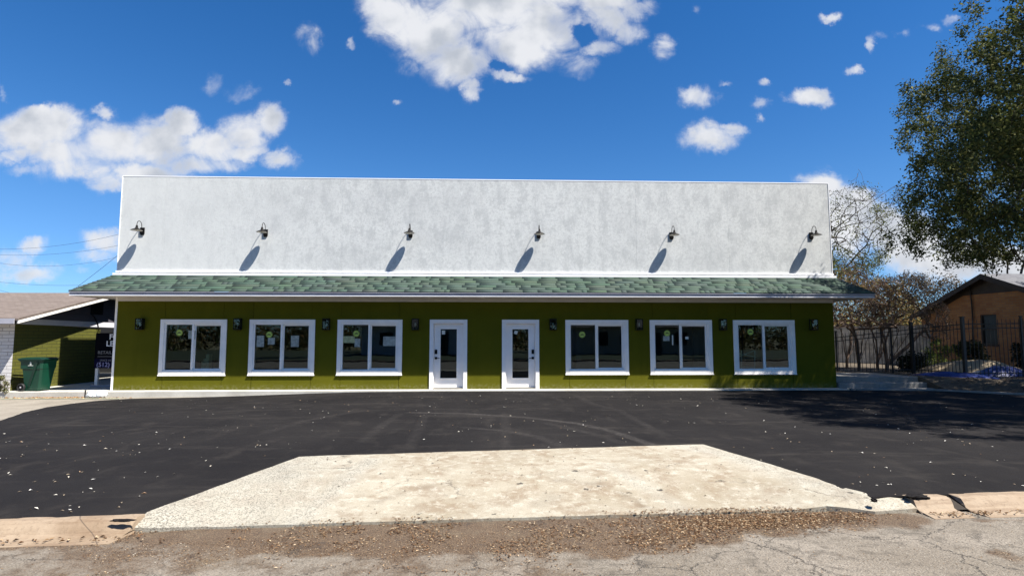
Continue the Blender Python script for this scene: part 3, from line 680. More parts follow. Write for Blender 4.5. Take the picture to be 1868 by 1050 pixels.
# windows
def make_window(x):
    fr = MB(); d = .055                                      # vinyl frame
    a, c, e, g = x+TRIM, x+WW-TRIM, WZ0+TRIM, WZ1-TRIM
    y0, y1 = -.012, .08
    fr.box((a, y0, e), (a+d, y1, g)); fr.box((c-d, y0, e), (c, y1, g)); fr.box((a+d, y0, e), (c-d, y1, e+d*.8)); fr.box((a+d, y0, g-d*.8), (c-d, y1, g))
    m = (a+c)/2 - .02
    fr.box((m-.032, y0-.006, e+d*.8), (m+.032, y1, g-d*.8))
    # the sliding sash sits deeper
    fr.box((m+.032, .03, e+d*.8), (m+.07, .07, g-d*.8)); fr.box((c-d-.04, .03, e+d*.8), (c-d, .07, g-d*.8)); fr.box((m+.07, .03, e+d*.8), (c-d-.04, .07, e+d*.8+.035)); fr.box((m+.07, .03, g-d*.8-.035), (c-d-.04, .07, g-d*.8))
    wn_ = fr.build('window', M_vinyl, shop, bevel=.004)
    t = MB(); p = -.038
    t.box((x, p, WZ0+.001), (x+TRIM, -.001, WZ1-TRIM)); t.box((x+WW-TRIM, p, WZ0+.001), (x+WW, -.001, WZ1-TRIM)); t.box((x, p-.003, WZ1-TRIM), (x+WW, -.001, WZ1)); t.box((x+TRIM, p-.004, WZ0), (x+WW-TRIM, -.001, WZ0+TRIM))
    t.box((x-.01, p-.012, WZ0-.03), (x+WW+.01, -.001, WZ0))
    t.build('trim', M_white, wn_, bevel=.004)
    for (q0, q1, yy) in ((a+d, m-.032, .02), (m+.07, c-d-.04, .05)):
        gz = MB(); gz.quad((q0, yy, e+.04), (q1, yy, e+.04), (q1, yy, g-.04), (q0, yy, g-.04)); gz.build('pane', M_glass, wn_)
    return wn_
for x in WX: make_window(x)
# doors
def make_door(x, side):
    a, c, h = x+TRIM, x+DW-TRIM, DH-TRIM
    t = MB(); p = -.038
    t.box((x, p, .0), (a, -.001, h)); t.box((c, p, .0), (x+DW, -.001, h)); t.box((x, p-.003, h), (x+DW, -.001, DH))
    t.box((a, .0, .0), (a+.02, .15, h-.02)); t.box((c-.02, .0, .0), (c, .15, h-.02)); t.box((a, .0, h-.02), (c, .15, h))
    fr = t.build('door_frame', M_door, shop, bevel=.004)
    # slab with an opening for the light
    s = MB(); x0, x1, z0, z1 = a+.024, c-.024, .045, h-.024; gx0, gx1 = (x0+x1)/2-.285, (x0+x1)/2+.285; g0, g1 = .30, h-.15; y0, y1 = .095, .14
    s.box((x0,y0,z0),(gx0,y1,z1)); s.box((gx1,y0,z0),(x1,y1,z1)); s.box((gx0,y0,z0),(gx1,y1,g0)); s.box((gx0,y0,g1),(gx1,y1,z1))
    dr = s.build('door', M_door, shop)
    k = MB(); e = .032
    k.box((gx0-.005,y0-.014,g0-.005),(gx0+e,y0+.0,g1+.005)); k.box((gx1-e,y0-.014,g0-.005),(gx1+.005,y0+.0,g1+.005)); k.box((gx0+e,y0-.014,g0-.005),(gx1-e,y0+.0,g0+e)); k.box((gx0+e,y0-.014,g1-e),(gx1-e,y0+.0,g1+.005))
    k.build('glass_bead', M_white, dr, bevel=.004)
    g = MB(); g.quad((gx0,y0+.01,g0),(gx1,y0+.01,g0),(gx1,y0+.01,g1),(gx0,y0+.01,g1)); g.build('pane', M_glass, dr)
    hx = x0+.055 if side < 0 else x1-.055
    k = MB(); k.box((hx-.038, y0-.03, 1.08), (hx+.038, y0-.001, 1.215)); k.build('keypad_lock', M_black, dr, bevel=.006)
    k = MB(); k.box((hx-.036, y0-.02, .915), (hx+.036, y0-.001, .987)); k.tube([(hx, y0-.02, .95), (hx, y0-.06, .95), (hx-side*.035, y0-.065, .95), (hx-side*.115, y0-.06, .95)], .011); k.build('lever_handle', M_black, dr)
    th = MB(); th.box((a, -.05, .002), (c, .17, .03)); th.box((a+.02, .02, .03), (c-.02, .15, .043)); th.build('threshold', M_step, fr)
for x, s_ in zip(DX_, (-1, 1)): make_door(x, s_)

# ---- papers and stickers on the panes
def flat(name, x, z, w_, h_, m, y=.012, label='', cat='paper', tilt=0, group=None):
    b = MB(); b.box((-w_/2, -.0012, -h_/2), (w_/2, .0012, h_/2)); o = b.build(name, m, None, (x, y, z), (0, tilt, 0)); return tag(o, label, cat, group)
ordn = ['first', 'second', 'third', 'fourth', 'fifth', 'sixth']
spos = [(327,606.5),(491,610),(650,608),(1062,610),(1217,607.5),(1369,605)]
for i, (u, v) in enumerate(spos):
    q = at(u, v, 'y', .012); o = empty('round_sticker', (q[0], .012, q[2]), label='round yellow green sticker on the left pane of the %s window from the left' % ordn[i], cat='sticker', group='round stickers on the windows')
    b = MB(); b.lathe([(.0001,0),(.098,0),(.098,.002),(.0001,.002)], n=28, axis='y'); b.build('disc', M_stick, o, rot=(0,0,0))
    b = MB(); 
    pts = [(.083*math.cos(t), -.003, .083*math.sin(t)) for t in [k*2*math.pi/24 for k in range(25)]]; b.tube(pts, .004, 4, False)
    b.box((-.055,-.003,-.018),(.055,-.002,.012)); b.box((-.03,-.003,.02),(.03,-.002,.034)); b.build('printing', M_stickd, o)
def pw(u, v, wpx, hpx, name, label, m=M_paper, y=.016, cat='paper', tilt=0):
    q = at(u, v, 'y', y); flat(name, q[0], q[2], wpx*.0173, hpx*.0173, m, y, label, cat, tilt)
M_pg = plain('faded_paper', (.30, .33, .30), .7, .3, 12, .05); M_py = plain('yellowed_paper', (.36, .38, .20), .7, .25, 12, .05)
pw(350, 610, 12, 15, 'window_notice', 'pale notice right of the sticker in the first window from the left', M_pg)
pw(475, 622, 13, 20, 'window_notice', 'tall grey notice at the left edge of the second window from the left', M_pg)
pw(495, 622, 12, 12, 'window_notice', 'small notice below the sticker in the second window from the left', M_pg)
pw(538, 622, 14, 20, 'window_notice', 'grey notice on the right pane of the second window from the left', M_pg, .045)
pw(636, 619, 22, 12, 'window_notice', 'wide yellowed notice left of the sticker in the third window from the left', M_py)
pw(652, 625, 10, 15, 'window_notice', 'pale notice below the sticker in the third window from the left', M_pg)
pw(711, 622, 24, 17, 'window_notice', 'wide grey notice on the right pane of the third window from the left', M_pg, .045)
pw(1215.5, 617, 12, 9, 'window_notice', 'small grey notice below the sticker in the fifth window from the left', M_pg)
pw(1253, 616, 6, 5, 'window_label', 'tiny white label on the right pane of the fifth window from the left', M_paper, .045, 'label')
pw(1227, 620, 2.2, 18, 'paper_strip', 'thin white strip hanging beside the sticker in the fifth window from the left', M_paper)
pw(809, 606, 6, 7, 'door_label', 'small white label at the top of the left door glass', M_paper, .098, 'label')
pw(941, 606, 6, 6, 'door_label', 'small white label at the top of the right door glass', M_paper, .098, 'label', .3)
# small stacks standing inside the first and last windows
q = at(378, 664, 'y', .5)
b = MB(); b.box((-.13,-.1,-.32),(.10,.1,.0)); b.box((.0,-.1,.0),(.10,.1,.22)); b.box((-.07,-.1,0),(0,.1,.08)); tag(b.build('box_stack', M_py, None, (q[0], .5, q[2]+.1)), 'yellowed boxes stacked behind the right pane of the first window', 'boxes')
o = empty('folding_rack', (at(1365, 680, 'y', 1.0)[0], 1.0, .01), label='light green metal rack standing inside behind the sixth window', cat='rack')
M_rack = plain('pale_green_metal', (.30, .48, .38), .5, .1, 5, .1)
for dx in (-.25, .2): MB().tube([(dx, 0, 0), (dx+.05, 0, 1.15)], .02).build('post', M_rack, o)
b = MB(); b.tube([(-.3, 0, 1.05), (.3, 0, .92)], .015).tube([(-.25, 0, .6), (.25, 0, .6)], .015).tube([(-.3,0,.95),(.25,0,1.15)], .015); b.build('crossbar', M_rack, o)

# ---- barn lamps on the parapet
def make_lamp():
    o = empty('barn_lamp', (0, 0, 0))
    b = MB(); b.box((-.065,-.035,-.10),(.065,-.001,.10)); b.box((-.052,-.048,-.085),(.052,-.035,.085)); b.box((-.045,-.03,-.13),(.045,-.001,-.10)); b.build('wall_plate', M_bronze, o, smooth=False)
    p = .300; pts = [(0, -.085, .055)]
    pts = [(0, -.04, .07), (0, -.06, .14)]
    for k in range(0, 13):
        a = math.pi * k/12; pts.append((0, -.06 - (p-.06)/2*(1-math.cos(a)), .15 + .125*math.sin(a)))
    pts.append((0, -p, .10)); b = MB(); b.tube(pts, .0095, 8); b.build('gooseneck', M_bronze, o, smooth=True)
    b = MB(); b.lathe([(.0001,.125),(.022,.125),(.030,.105),(.036,.06),(.045,.035),(.05,.03)], (0, -p, 0), 24); b.build('socket_cap', M_bronze, o, smooth=True)
    b = MB(); b.lathe([(.045,.034),(.065,.020),(.155,-.022),(.166,-.030),(.166,-.038)], (0, -p, 0), 36); b.lathe([(.162,-.038),(.150,-.026),(.06,.012),(.0001,.016)], (0, -p, 0), 36, mi=1)
    b.build('shade', [M_bronze, M_inside], o, smooth=True)
    b = MB(); b.lathe([(.0001,.01),(.018,.008),(.022,-.012),(.018,-.030),(.0001,-.038)], (0, -p, 0), 16); b.build('bulb', M_bulb, o, smooth=True)
    return o
lx = [.69, 4.47, 8.99, 13.06, 17.355, 21.96]
proto = make_lamp(); snap()
ll = ['at the left end of the parapet', 'above the gap between the first and second windows', 'above the gap left of the left door', 'above the wall right of the right door', 'above the gap between the fourth and fifth windows', 'at the right end of the parapet']
for i, x in enumerate(lx):
    o = proto if i == 0 else copy_tree(proto); o.location = (x, 0, 4.865 + (.03 if i in (0, 5) else 0))
    tag(o, 'dark bronze gooseneck barn lamp ' + ll[i], 'wall lamp', 'barn lamps on the parapet')
# ---- box lanterns under the eave
def make_lantern():
    o = empty('box_lantern', (0, 0, 0)); w_, h_, d_ = .105, .175, .17
    b = MB(); b.box((-w_*.8, -.03, -h_*.85), (w_*.8, .0, h_*.85)); b.box((-w_,-d_,h_-.03),(w_,-.03,h_)); b.box((-w_,-d_,-h_),(w_,-.03,-h_+.03))
    for sx in (-1, 1):
        for y in (-d_, -.05): b.box((sx*w_-.018*(sx > 0)*1, y, -h_+.03), (sx*w_+.018*(sx < 0), y+.02, h_-.03))
    b.box((-.03,-.12,-h_+.03),(.03,-.07,-.07)); b.build('cage', M_black, o)
    b = MB(); e = .012
    b.quad((-w_+e,-d_+.008,-h_+.03),(w_-e,-d_+.008,-h_+.03),(w_-e,-d_+.008,h_-.03),(-w_+e,-d_+.008,h_-.03))
    for sx in (-1, 1): b.quad((sx*(w_-.006),-d_+.02,-h_+.03),(sx*(w_-.006),-.05,-h_+.03),(sx*(w_-.006),-.05,h_-.03),(sx*(w_-.006),-d_+.02,h_-.03))
    b.build('glass', M_glass, o)
    b = MB(); b.lathe([(.0001,.055),(.018,.04),(.028,.0),(.024,-.03),(.012,-.06),(.012,-.09)], (0,-.095,0), 14); b.build('bulb', M_bulb, o, smooth=True)
    return o
proto = make_lantern(); snap()
lm = ['left of the first window', 'between the first and second windows', 'between the second and third windows', 'between the third window and the left door', 'between the right door and the fourth window', 'between the fourth and fifth windows', 'between the fifth and sixth windows', 'right of the sixth window']
for i, u in enumerate((255, 433.5, 595, 757.5, 1009, 1166, 1319, 1484.5)):
    o = proto if i == 0 else copy_tree(proto); o.location = (at(u, 591, 'y', -.1)[0], 0, 2.0)
    tag(o, 'black box wall lantern ' + lm[i], 'wall lantern', 'box lanterns under the eave')

# ================================================================ left neighbour
nb = empty('neighbour_house', (-4, 2, 0), label='low house with brown shingle roof, white brick front and lime green side wall', cat='house')
nb.location = (0, 0, 0)
XW, XG, YF, YE, YR = -2.85, -2.32, -.12, -.68, 3.75
ZE = 2.157; SL = .245; ZR = ZE + SL*(YR-YE); YB = 2*YR-YE; YEND = at(180, 650, 'x', XW)[1]
b = MB(); b.quad((-14, YF, -.2), (XW, YF, -.2), (XW, YF, ZE), (-14, YF, ZE)); b.build('front_wall', M_wbrick, nb)
b = MB(); b.quad((XW,YF,-.2),(XW,YEND,-.2),(XW,YEND,1.93),(XW,YF,2.03)); b.quad((XW,YEND,-.2),(XW-.2,YEND,-.2),(XW-.2,YEND,1.93),(XW,YEND,1.93)); b.build('side_wall', M_gbrickx, nb)
zr = lambda y: (ZE + SL*(y-YE) if y < YR else ZE + SL*(YB-y)) - .05
b = MB(); xs = XW+.02; zb = lambda y: 2.00 - .035*(y-YF)*.0 - .055*sst(y, 0, 6)
b.v += [(xs,YF,zb(YF)),(xs,YB-.5,zb(6)),(xs,YB-.5,zr(YB-.5)),(xs,YR,zr(YR)),(xs,YF,zr(YF))]; b.f.append((0,1,2,3,4)); b.m.append(0)
b.build('gable_siding', M_siding, nb)
b = MB(); zt = .17
b.v += [(xs+.025,YF-.02,zb(YF)),(xs+.025,YB-.5,zb(6)),(xs+.025,YB-.5,zb(6)+zt+.02),(xs+.025,YF-.02,zb(YF)+zt),(xs-.06,YF-.02,zb(YF)),(xs-.06,YB-.5,zb(6))]
b.f += [(0,1,2,3),(0,4,5,1)]; b.m += [0,0]; b.build('band_board', M_band, nb)
b = MB()
def slab_roof(b, x0, x1, ya, za, yb, zb_, th=.06):
    b.v += [(x0,ya,za),(x1,ya,za),(x1,yb,zb_),(x0,yb,zb_),(x0,ya,za-th),(x1,ya,za-th),(x1,yb,zb_-th),(x0,yb,zb_-th)]; i = len(b.v)-8
    for f in ((0,1,2,3),(7,6,5,4),(0,4,5,1),(1,5,6,2),(2,6,7,3),(3,7,4,0)): b.f.append(tuple(i+j for j in f)); b.m.append(0)
slab_roof(b, -16, XG, YE, ZE, YR, ZR); slab_roof(b, -16, XG, YB, ZE, YR, ZR-.0005); b.build('roof', M_roofb, nb)
b = MB()     # white barge board under the rake
b.v += [(XG+.002,YE+.02,ZE-.065),(XG+.002,YR,ZR-.065),(XG+.002,YR,ZR-.15),(XG+.002,YE+.02,ZE-.15)] + [(XG-.03,YE+.02,ZE-.065),(XG-.03,YR,ZR-.065),(XG-.03,YR,ZR-.15),(XG-.03,YE+.02,ZE-.15)]
for f in ((0,1,2,3),(4,7,6,5),(3,2,6,7),(0,3,7,4)): b.f.append(f); b.m.append(0)
b.build('barge_board', M_white, nb)
b = MB(); b.box((-16, YE-.03, ZE-.165), (XG-.1, YE, ZE-.01)); b.box((-16, YE, ZE-.12), (XW, YF, ZE-.105)); b.build('eave_fascia', M_fascia, nb)
b = MB(); q = at(178, 562, 'x', XW+.03); 
for k in range(7): b.box((XW+.025, q[1]-.28, q[2]-.20+k*.055), (XW+.05, q[1]+.28, q[2]-.175+k*.055))
b.box((XW+.022, q[1]-.31, q[2]-.23), (XW+.03, q[1]+.31, q[2]+.22)); b.build('gable_vent', M_black, nb)
b = MB(); pts = [at(u, v, 'x', XW+.06) for u, v in ((168,555),(166,572),(172,578),(178,590),(181,606))]; b.tube(pts, .02, 6); b.build('conduit', M_black, nb)
M_dark = plain('passage_shade_black', (.012, .012, .012), .8, .2, 3)
b = MB(); b.box((-14, 9.0, -.2), (1.5, 9.2, 2.6)); b.build('shade_backdrop', M_dark, nb)  # near-black sheet added to stand in for deep shade behind the passage
b = MB(); b.quad((XW, .0+YF, .0), (XW+.001, YF, 0), (XW+.001, YF, .01), (XW, YF, .01))
# sign with posts
sgx, sgy = at(177.5, 640, 'y', 1.2)[0], 1.2
SW = 1.22; zt_, zb2 = at(180, 607, 'y', 1.2)[2], at(180, 671, 'y', 1.2)[2]
sg = empty('lease_sign', (sgx+SW/2-.06, sgy, .0), label='black for lease sign on two white posts partly hidden by the shop corner', cat='sign')
b = MB(); b.box((-SW/2, -.02, zb2+.30), (SW/2, .02, zt_)); b.build('sign_board', M_sign, sg)
b = MB(); b.box((-SW/2, -.021, zb2), (SW/2, .021, zb2+.30)); b.build('phone_band', M_navy, sg)
for sx in (-1, 1): b = MB(); b.box((sx*(SW/2-.06)-.045, .022, .0), (sx*(SW/2-.06)+.045, .10, zt_-.02)); b.build('post', M_white, sg)
b = MB(); b.box((-SW/2-.1, .0, .0), (SW/2+.1, .12, .06)); b.build('base_board', M_fascia, sg)
def text(s, size, x, z, m, name='lettering', parent=None, y=-.024, align='CENTER', rot=(math.pi/2, 0, 0), bold=0):
    cu = bpy.data.curves.new(name, 'FONT'); cu.body = s; cu.size = size; cu.align_x = align; cu.align_y = 'CENTER'; cu.extrude = .001; cu.offset = bold
    to = bpy.data.objects.new(name, cu); col.objects.link(to)
    dg = bpy.context.evaluated_depsgraph_get(); me = bpy.data.meshes.new_from_object(to.evaluated_get(dg)); bpy.data.objects.remove(to)
    me.materials.clear(); me.materials.append(m); o = bpy.data.objects.new(name, me); col.objects.link(o); o.location = (x, y, z); o.rotation_euler = rot; o.parent = parent; return o
H = zt_ - zb2; zz = lambda v: zt_ - H*(v-607)/64
text('FOR', .24, .045, zz(614.5), M_letter, parent=sg, bold=.006); text('LEASE', .24, .045, zz(627), M_letter, parent=sg, bold=.006)
text('RETAIL/OFFICE', .145, -.52, zz(643), M_letter2, parent=sg, align='LEFT')
b = MB(); b.box((-.52, -.024, zz(650)-.006), (.5, -.021, zz(650)+.006)); b.build('rule_line', M_letter2, sg)
text('SPACE AVAILABLE', .085, -.44, zz(657), M_letter2, parent=sg, align='LEFT'); text('(512)', .20, -.54, zz(665), M_letter3, parent=sg, align='LEFT', bold=.002)
# ---- wheeled bin
def make_bin():
    o = empty('wheeled_bin', (0, 0, 0), label='dark green wheeled bin with a closed lid in front of the lime brick wall', cat='bin')
    b = MB()   # body: tapered loft, length along x (wheel side at -x), with corner rounding
    rings = []
    def ring(z, x0, x1, y0, y1, c=.05):
        return [(x0+c,y0,z),(x1-c,y0,z),(x1,y0+c,z),(x1,y1-c,z),(x1-c,y1,z),(x0+c,y1,z),(x0,y1-c,z),(x0,y0+c,z)]
    for z, x0, x1, y0, y1 in ((.03,-.25,.26,-.23,.23),(.12,-.26,.275,-.24,.24),(.60,-.31,.335,-.275,.275),(.70,-.33,.35,-.285,.285),(.72,-.37,.36,-.30,.30),(.94,-.38,.375,-.31,.31),(.96,-.41,.40,-.335,.335),(1.0,-.41,.40,-.335,.335)): b.v += ring(z, x0, x1, y0, y1)
    for r in range(7):
        for k in range(8): b.f.append((r*8+k, r*8+(k+1) % 8, (r+1)*8+(k+1) % 8, (r+1)*8+k)); b.m.append(0)
    b.f.append(tuple(range(8))[::-1]); b.m.append(0); b.f.append(tuple(56+k for k in range(8))); b.m.append(0)
    b.build('body', M_plastic, o)
    b = MB()   # triangular brace rib moulded on the broad side
    b.v += [(-.10,-.243,.15),(-.02,-.243,.15),(.26,-.315,.93),(.18,-.315,.93),(-.10,-.262,.15),(-.02,-.262,.15),(.26,-.335,.93),(.18,-.335,.93)]
    for f in ((4,5,6,7),(0,4,7,3),(1,2,6,5)): b.f.append(f); b.m.append(0)
    b.build('brace_rib', M_plasticd, o)
    b = MB(); rg = []
    for z, e in ((1.0,.02),(1.03,.02),(1.06,-.04),(1.075,-.16)): b.v += ring(z, -.42-e, .42+e, -.34-e, .34+e, .07)
    for r in range(3):
        for k in range(8): b.f.append((r*8+k, r*8+(k+1) % 8, (r+1)*8+(k+1) % 8, (r+1)*8+k)); b.m.append(0)
    b.f.append(tuple(24+k for k in range(8))); b.m.append(0); b.build('lid', M_plasticd, o)
    b = MB(); b.tube([(-.44,-.25,.98),(-.48,-.25,1.02),(-.48,.25,1.02),(-.44,.25,.98)], .016); b.build('handle', M_plasticd, o)
    for sy in (-1, 1):
        b = MB(); b.lathe([(.0001,-.025),(.05,-.025),(.05,.0),(.085,.0),(.09,-.03),(.115,-.03),(.125,-.02),(.125,.03),(.115,.035),(.0001,.035)], (-.27, sy*.30, .125), 28, axis='y'); wh = b.build('wheel', M_rub, o)
        b = MB()
        b.lathe([(.0001,-.034),(.02,-.034),(.028,-.026),(.028,-.0)], (-.27, sy*.30, .125), 16, axis='y')
        b.build('hub', M_fascia, wh)
    b = MB(); b.box((-.27-.02, -.31, .105), (-.27+.02, .31, .145)); b.build('axle', M_rub, o)
    b = MB(); b.box((-.02,-.318,.835),(.03,-.309,.90)); b.lathe([(.0001,0),(.022,0),(.022,.004),(.0001,.004)], (.005,-.322,.915), 12, axis='y'); b.box((-.075,-.318,.81),(.085,-.309,.823)); b.build('printed_mark', M_paper, o)
    return o
bn_ = make_bin(); q = at(66, 714, 'z', .0); bn_.location = (-2.12, -.05, .0); bn_.rotation_euler = (0, 0, R(-4)); bn_.scale = (.93,)*3
# ---- two crumpled white bags at the slab's foot
def lump(name, loc, s, seed, m, label, cat, sub=3, amp=.35):
    import bmesh
    bm = bmesh.new(); bmesh.ops.create_icosphere(bm, subdivisions=sub, radius=1)
    for v in bm.verts:
        n = noise.fractal(v.co*1.6 + Vector((seed, 0, 0)), 1, 2, 4); rdg = abs(noise.noise(v.co*4 + Vector((seed, 3, 0))))
        v.co *= 1 + amp*n - .18*rdg; v.co.z = max(v.co.z, -.55)
        v.co = Vector((v.co.x*s[0], v.co.y*s[1], v.co.z*s[2]))
    me = bpy.data.meshes.new(name); bm.to_mesh(me); bm.free(); me.materials.append(m)
    o = bpy.data.objects.new(name, me); col.objects.link(o); o.location = loc; return tag(o, label, cat)
q = at(166, 727, 'y', -.75); lump('plastic_bag', (q[0], -.72, -.07), (.17,.13,.12), 1.3, M_bag, 'crumpled pale plastic bag with dark stick, left of the pair by the slab', 'bag')
q = at(181, 726, 'y', -.72); lump('plastic_bag', (q[0]+.03, -.70, -.06), (.17,.12,.13), 5.1, M_bag, 'rounder white plastic bag, right of the pair by the slab', 'bag', amp=.2)
q = at(155, 722, 'y', -.62); b = MB(); b.tube([(q[0], -.62, -.17), (q[0]-.01, -.60, .06)], .018, 6); tag(b.build('stake', M_black), 'short dark stake beside the two white bags', 'stake')
# white curb ramp block at the far left & hose
b = MB(); pts = [(x, -.95 - .05*math.sin(x*.8) + .02*fn2(x, 0, 1), -.155) for x in np.linspace(-6, .9, 60)]; b.tube(pts, .014, 6); tag(b.build('garden_hose', plain('pale_hose', (.35, .36, .25), .6, .1)), 'thin pale hose lying along the foot of the slab at left', 'hose')

# ---- power lines
def cable(name, a, c, sag, label):
    pts = [Vector(a).lerp(Vector(c), t) - Vector((0, 0, sag*4*t*(1-t))) for t in np.linspace(0, 1, 40)]
    b = MB(); b.tube(pts, .009, 5, False); tag(b.build(name, M_cable), label, 'power line', 'power lines crossing the left sky')
cab = [((-60,452),(330,392),42,.9,'highest power line of those crossing the left sky'), ((-60,460),(330,418),44,.9,'second highest power line crossing the left sky'),
       ((-60,468),(330,430),46,1.5,'third highest power line crossing the left sky'), ((-60,506),(330,500),42,.7,'lowest long power line, just above the brown roof'),
       ((110,545),(290,400),30,.15,'short power line slanting down to the green shop roof'), ((-60,510),(90,548),38,.15,'power line slanting down at the far left edge')]
for (p, q, d, sag, lb) in cab: cable('power_line', deep(*p, d), deep(*q, d), sag, lb)

# ================================================================ right side: fence, house, yard
fp = [at(1480, 677, 'z', yz), at(1528, 677.5, 'z', yz), at(1629, 680, 'z', yz), at(1667, 681, 'z', yz), at(1762, 687, 'z', yz), at(1870, 688, 'z', yz), at(1990, 690, 'z', yz)]
fh = [1.40, 1.43, 1.64, 1.72, 1.86, 1.88, 1.88]
fence = empty('iron_fence', (0, 0, 0), label='black iron picket fence with spear tops behind the steps and soil bank', cat='fence')
for i in range(len(fp)-1):
    p, q = Vector(fp[i]), Vector(fp[i+1]); p.z = q.z = yz-.05; L = (q-p).length; d = (q-p)/L; h0, h1 = fh[i], fh[i+1]
    b = MB(); n = max(3, int(L/.115))
    for k in range(n):
        t = (k+.5)/n; c = p + (q-p)*t; h = h0+(h1-h0)*t
        b.tube([c+Vector((0,0,.08)), c+Vector((0,0,h-.03)), c+Vector((0,0,h+.05))], [.010,.010,.002], 4)
    for zr_ in (.18, -.12, -.26):
        a = p+Vector((0,0,zr_ if zr_ > 0 else h0+zr_)); c = q+Vector((0,0,zr_ if zr_ > 0 else h1+zr_)); b.tube([a, c], .019, 4)
    b.build('picket_panel', M_iron, fence)
    thick = .045 if i in (3, 4) else .026
    b = MB(); b.box((p.x-thick, p.y-thick, yz-.2), (p.x+thick, p.y+thick, yz-.05+h0+.10)); b.box((p.x-thick-.012, p.y-thick-.012, yz-.05+h0+.10), (p.x+thick+.012, p.y+thick+.012, yz-.05+h0+.13)); b.build('post', M_iron, fence)
# board fence behind
wf = empty('board_fence', (0, 0, 0), label='weathered grey board fence far behind the iron pickets', cat='fence')
p, q = deep(1490, 616, 30), deep(1700, 616, 26.5); n = 46; b = MB(); p[2] = q[2] = 0
for k in range(n):
    t = k/n; c = p+(q-p)*t; h = 1.85 + random.uniform(-.03,.03); ww = np.linalg.norm(q-p)/n*.46
    b.box((c[0]-ww, c[1]-.01, yz), (c[0]+ww, c[1]+.012, yz+h), rot=Matrix.Rotation(math.atan2(q[1]-p[1], q[0]-p[0]), 3, 'Z'))
b.build('board_panel', M_oldw, wf)
b = MB()
for zz_ in (.5, 1.5): b.tube([Vector((*p[:2], yz+zz_+.0))+Vector((0,.05,0)), Vector((*q[:2], yz+zz_))+Vector((0,.05,0))], .04, 4)
b.build('rail', M_oldw, wf)
# brick house
HX = 32.0; hs = empty('brick_house', (0,0,0), label='orange brown brick house with dark gable and grey roof at right', cat='house')
pk = at(1788, 499, 'x', HX-.35); sl = .385; half = 4.1
YP = pk[1]; ZP = pk[2]; zrf = lambda y: ZP - sl*abs(y-YP)
b = MB(); win = [at(u, v, 'x', HX) for u, v in ((1788,574),(1821,628))]; wy1, wy0, wz1, wz0 = win[0][1], win[1][1], win[0][2], win[1][2]
ztop = lambda y: min(zrf(y) - .30, ZP - .80)
y0, y1 = YP-half+.3, YP+half-.3
def wl(ya, yb, za, zb__): b.quad((HX,yb,za),(HX,ya,za),(HX,ya,zb__ if zb__ else ztop(ya)),(HX,yb,zb__ if zb__ else ztop(yb)))
ys_ = sorted({y0, wy0, YP, wy1, y1, YP-(.50/sl), YP+(.50/sl)})
for ya_, yb_ in zip(ys_, ys_[1:]):
    if wy0 <= (ya_+yb_)/2 <= wy1: wl(ya_, yb_, yz-.2, wz0); b.quad((HX,yb_,wz1),(HX,ya_,wz1),(HX,ya_,ztop(ya_)),(HX,yb_,ztop(yb_)))
    else: wl(ya_, yb_, yz-.2, None)
b.quad((HX,wy0,wz0),(HX+.12,wy0,wz0),(HX+.12,wy0,wz1),(HX,wy0,wz1)); b.quad((HX,wy1,wz0),(HX+.12,wy1,wz0),(HX+.12,wy1,wz1),(HX,wy1,wz1)); b.quad((HX,wy0,wz0),(HX+.12,wy0,wz0),(HX+.12,wy1,wz0),(HX,wy1,wz0))
b.build('brick_wall', M_obrick, hs)
b = MB(); b.quad((HX,y0,yz-.2),(HX+14,y0,yz-.2),(HX+14,y0,ztop(y0)),(HX,y0,ztop(y0))); b.build('front_wall', mat('orange_brown_brick_front', tiles_fn((0, 2), .235, .082, (.30, .115, .045), (.42, .19, .075), (.22, .10, .05), (.20, .15, .11), .010), rough=.85), hs)
b = MB(); gy = [y0, YP-.50/sl, YP, YP+.50/sl, y1]
for ya_, yb_ in zip(gy, gy[1:]): b.quad((HX-.02,yb_,ztop(yb_)-.01),(HX-.02,ya_,ztop(ya_)-.01),(HX-.02,ya_,zrf(ya_)-.08),(HX-.02,yb_,zrf(yb_)-.08))
M_dkw = plain('dark_brown_board', (.035, .024, .018), .7, .2, 3); b.build('gable_board', M_dkw, hs)
b = MB(); slab_roof(b, HX-.35, HX+14, YP-half, ZP-sl*half, YP, ZP, .05); slab_roof(b, HX-.35, HX+14, YP+half, ZP-sl*half, YP, ZP-.0007, .05); b.build('roof', M_roofg, hs)
b = MB()
for s_ in (-1, 1):
    i = len(b.v); b.v += [(HX-.37,YP,ZP-.02),(HX-.37,YP+s_*half,ZP-sl*half-.02),(HX-.37,YP+s_*half,ZP-sl*half-.22),(HX-.37,YP,ZP-.22),(HX-.30,YP,ZP-.02),(HX-.30,YP+s_*half,ZP-sl*half-.02),(HX-.30,YP+s_*half,ZP-sl*half-.22),(HX-.30,YP,ZP-.22)]
    for f in ((0,1,2,3),(4,7,6,5),(3,2,6,7)): b.f.append(tuple(i+j for j in f)); b.m.append(0)
b.build('barge_board', M_dkw, hs)
b = MB(); m_ = (wz0+wz1)/2; x_ = HX+.06
b.box((x_-.03,wy0,wz0),(x_+.03,wy0+.05,wz1)); b.box((x_-.03,wy1-.05,wz0),(x_+.03,wy1,wz1)); b.box((x_-.03,wy0+.05,wz1-.05),(x_+.03,wy1-.05,wz1)); b.box((x_-.03,wy0+.05,wz0),(x_+.03,wy1-.05,wz0+.05)); b.box((x_-.035,wy0+.05,m_-.025),(x_+.02,wy1-.05,m_+.025))
b.box((HX-.05,wy0-.06,wz0-.07),(HX+.10,wy1+.06,wz0-.002)); wnd = b.build('window', M_dkw, hs)
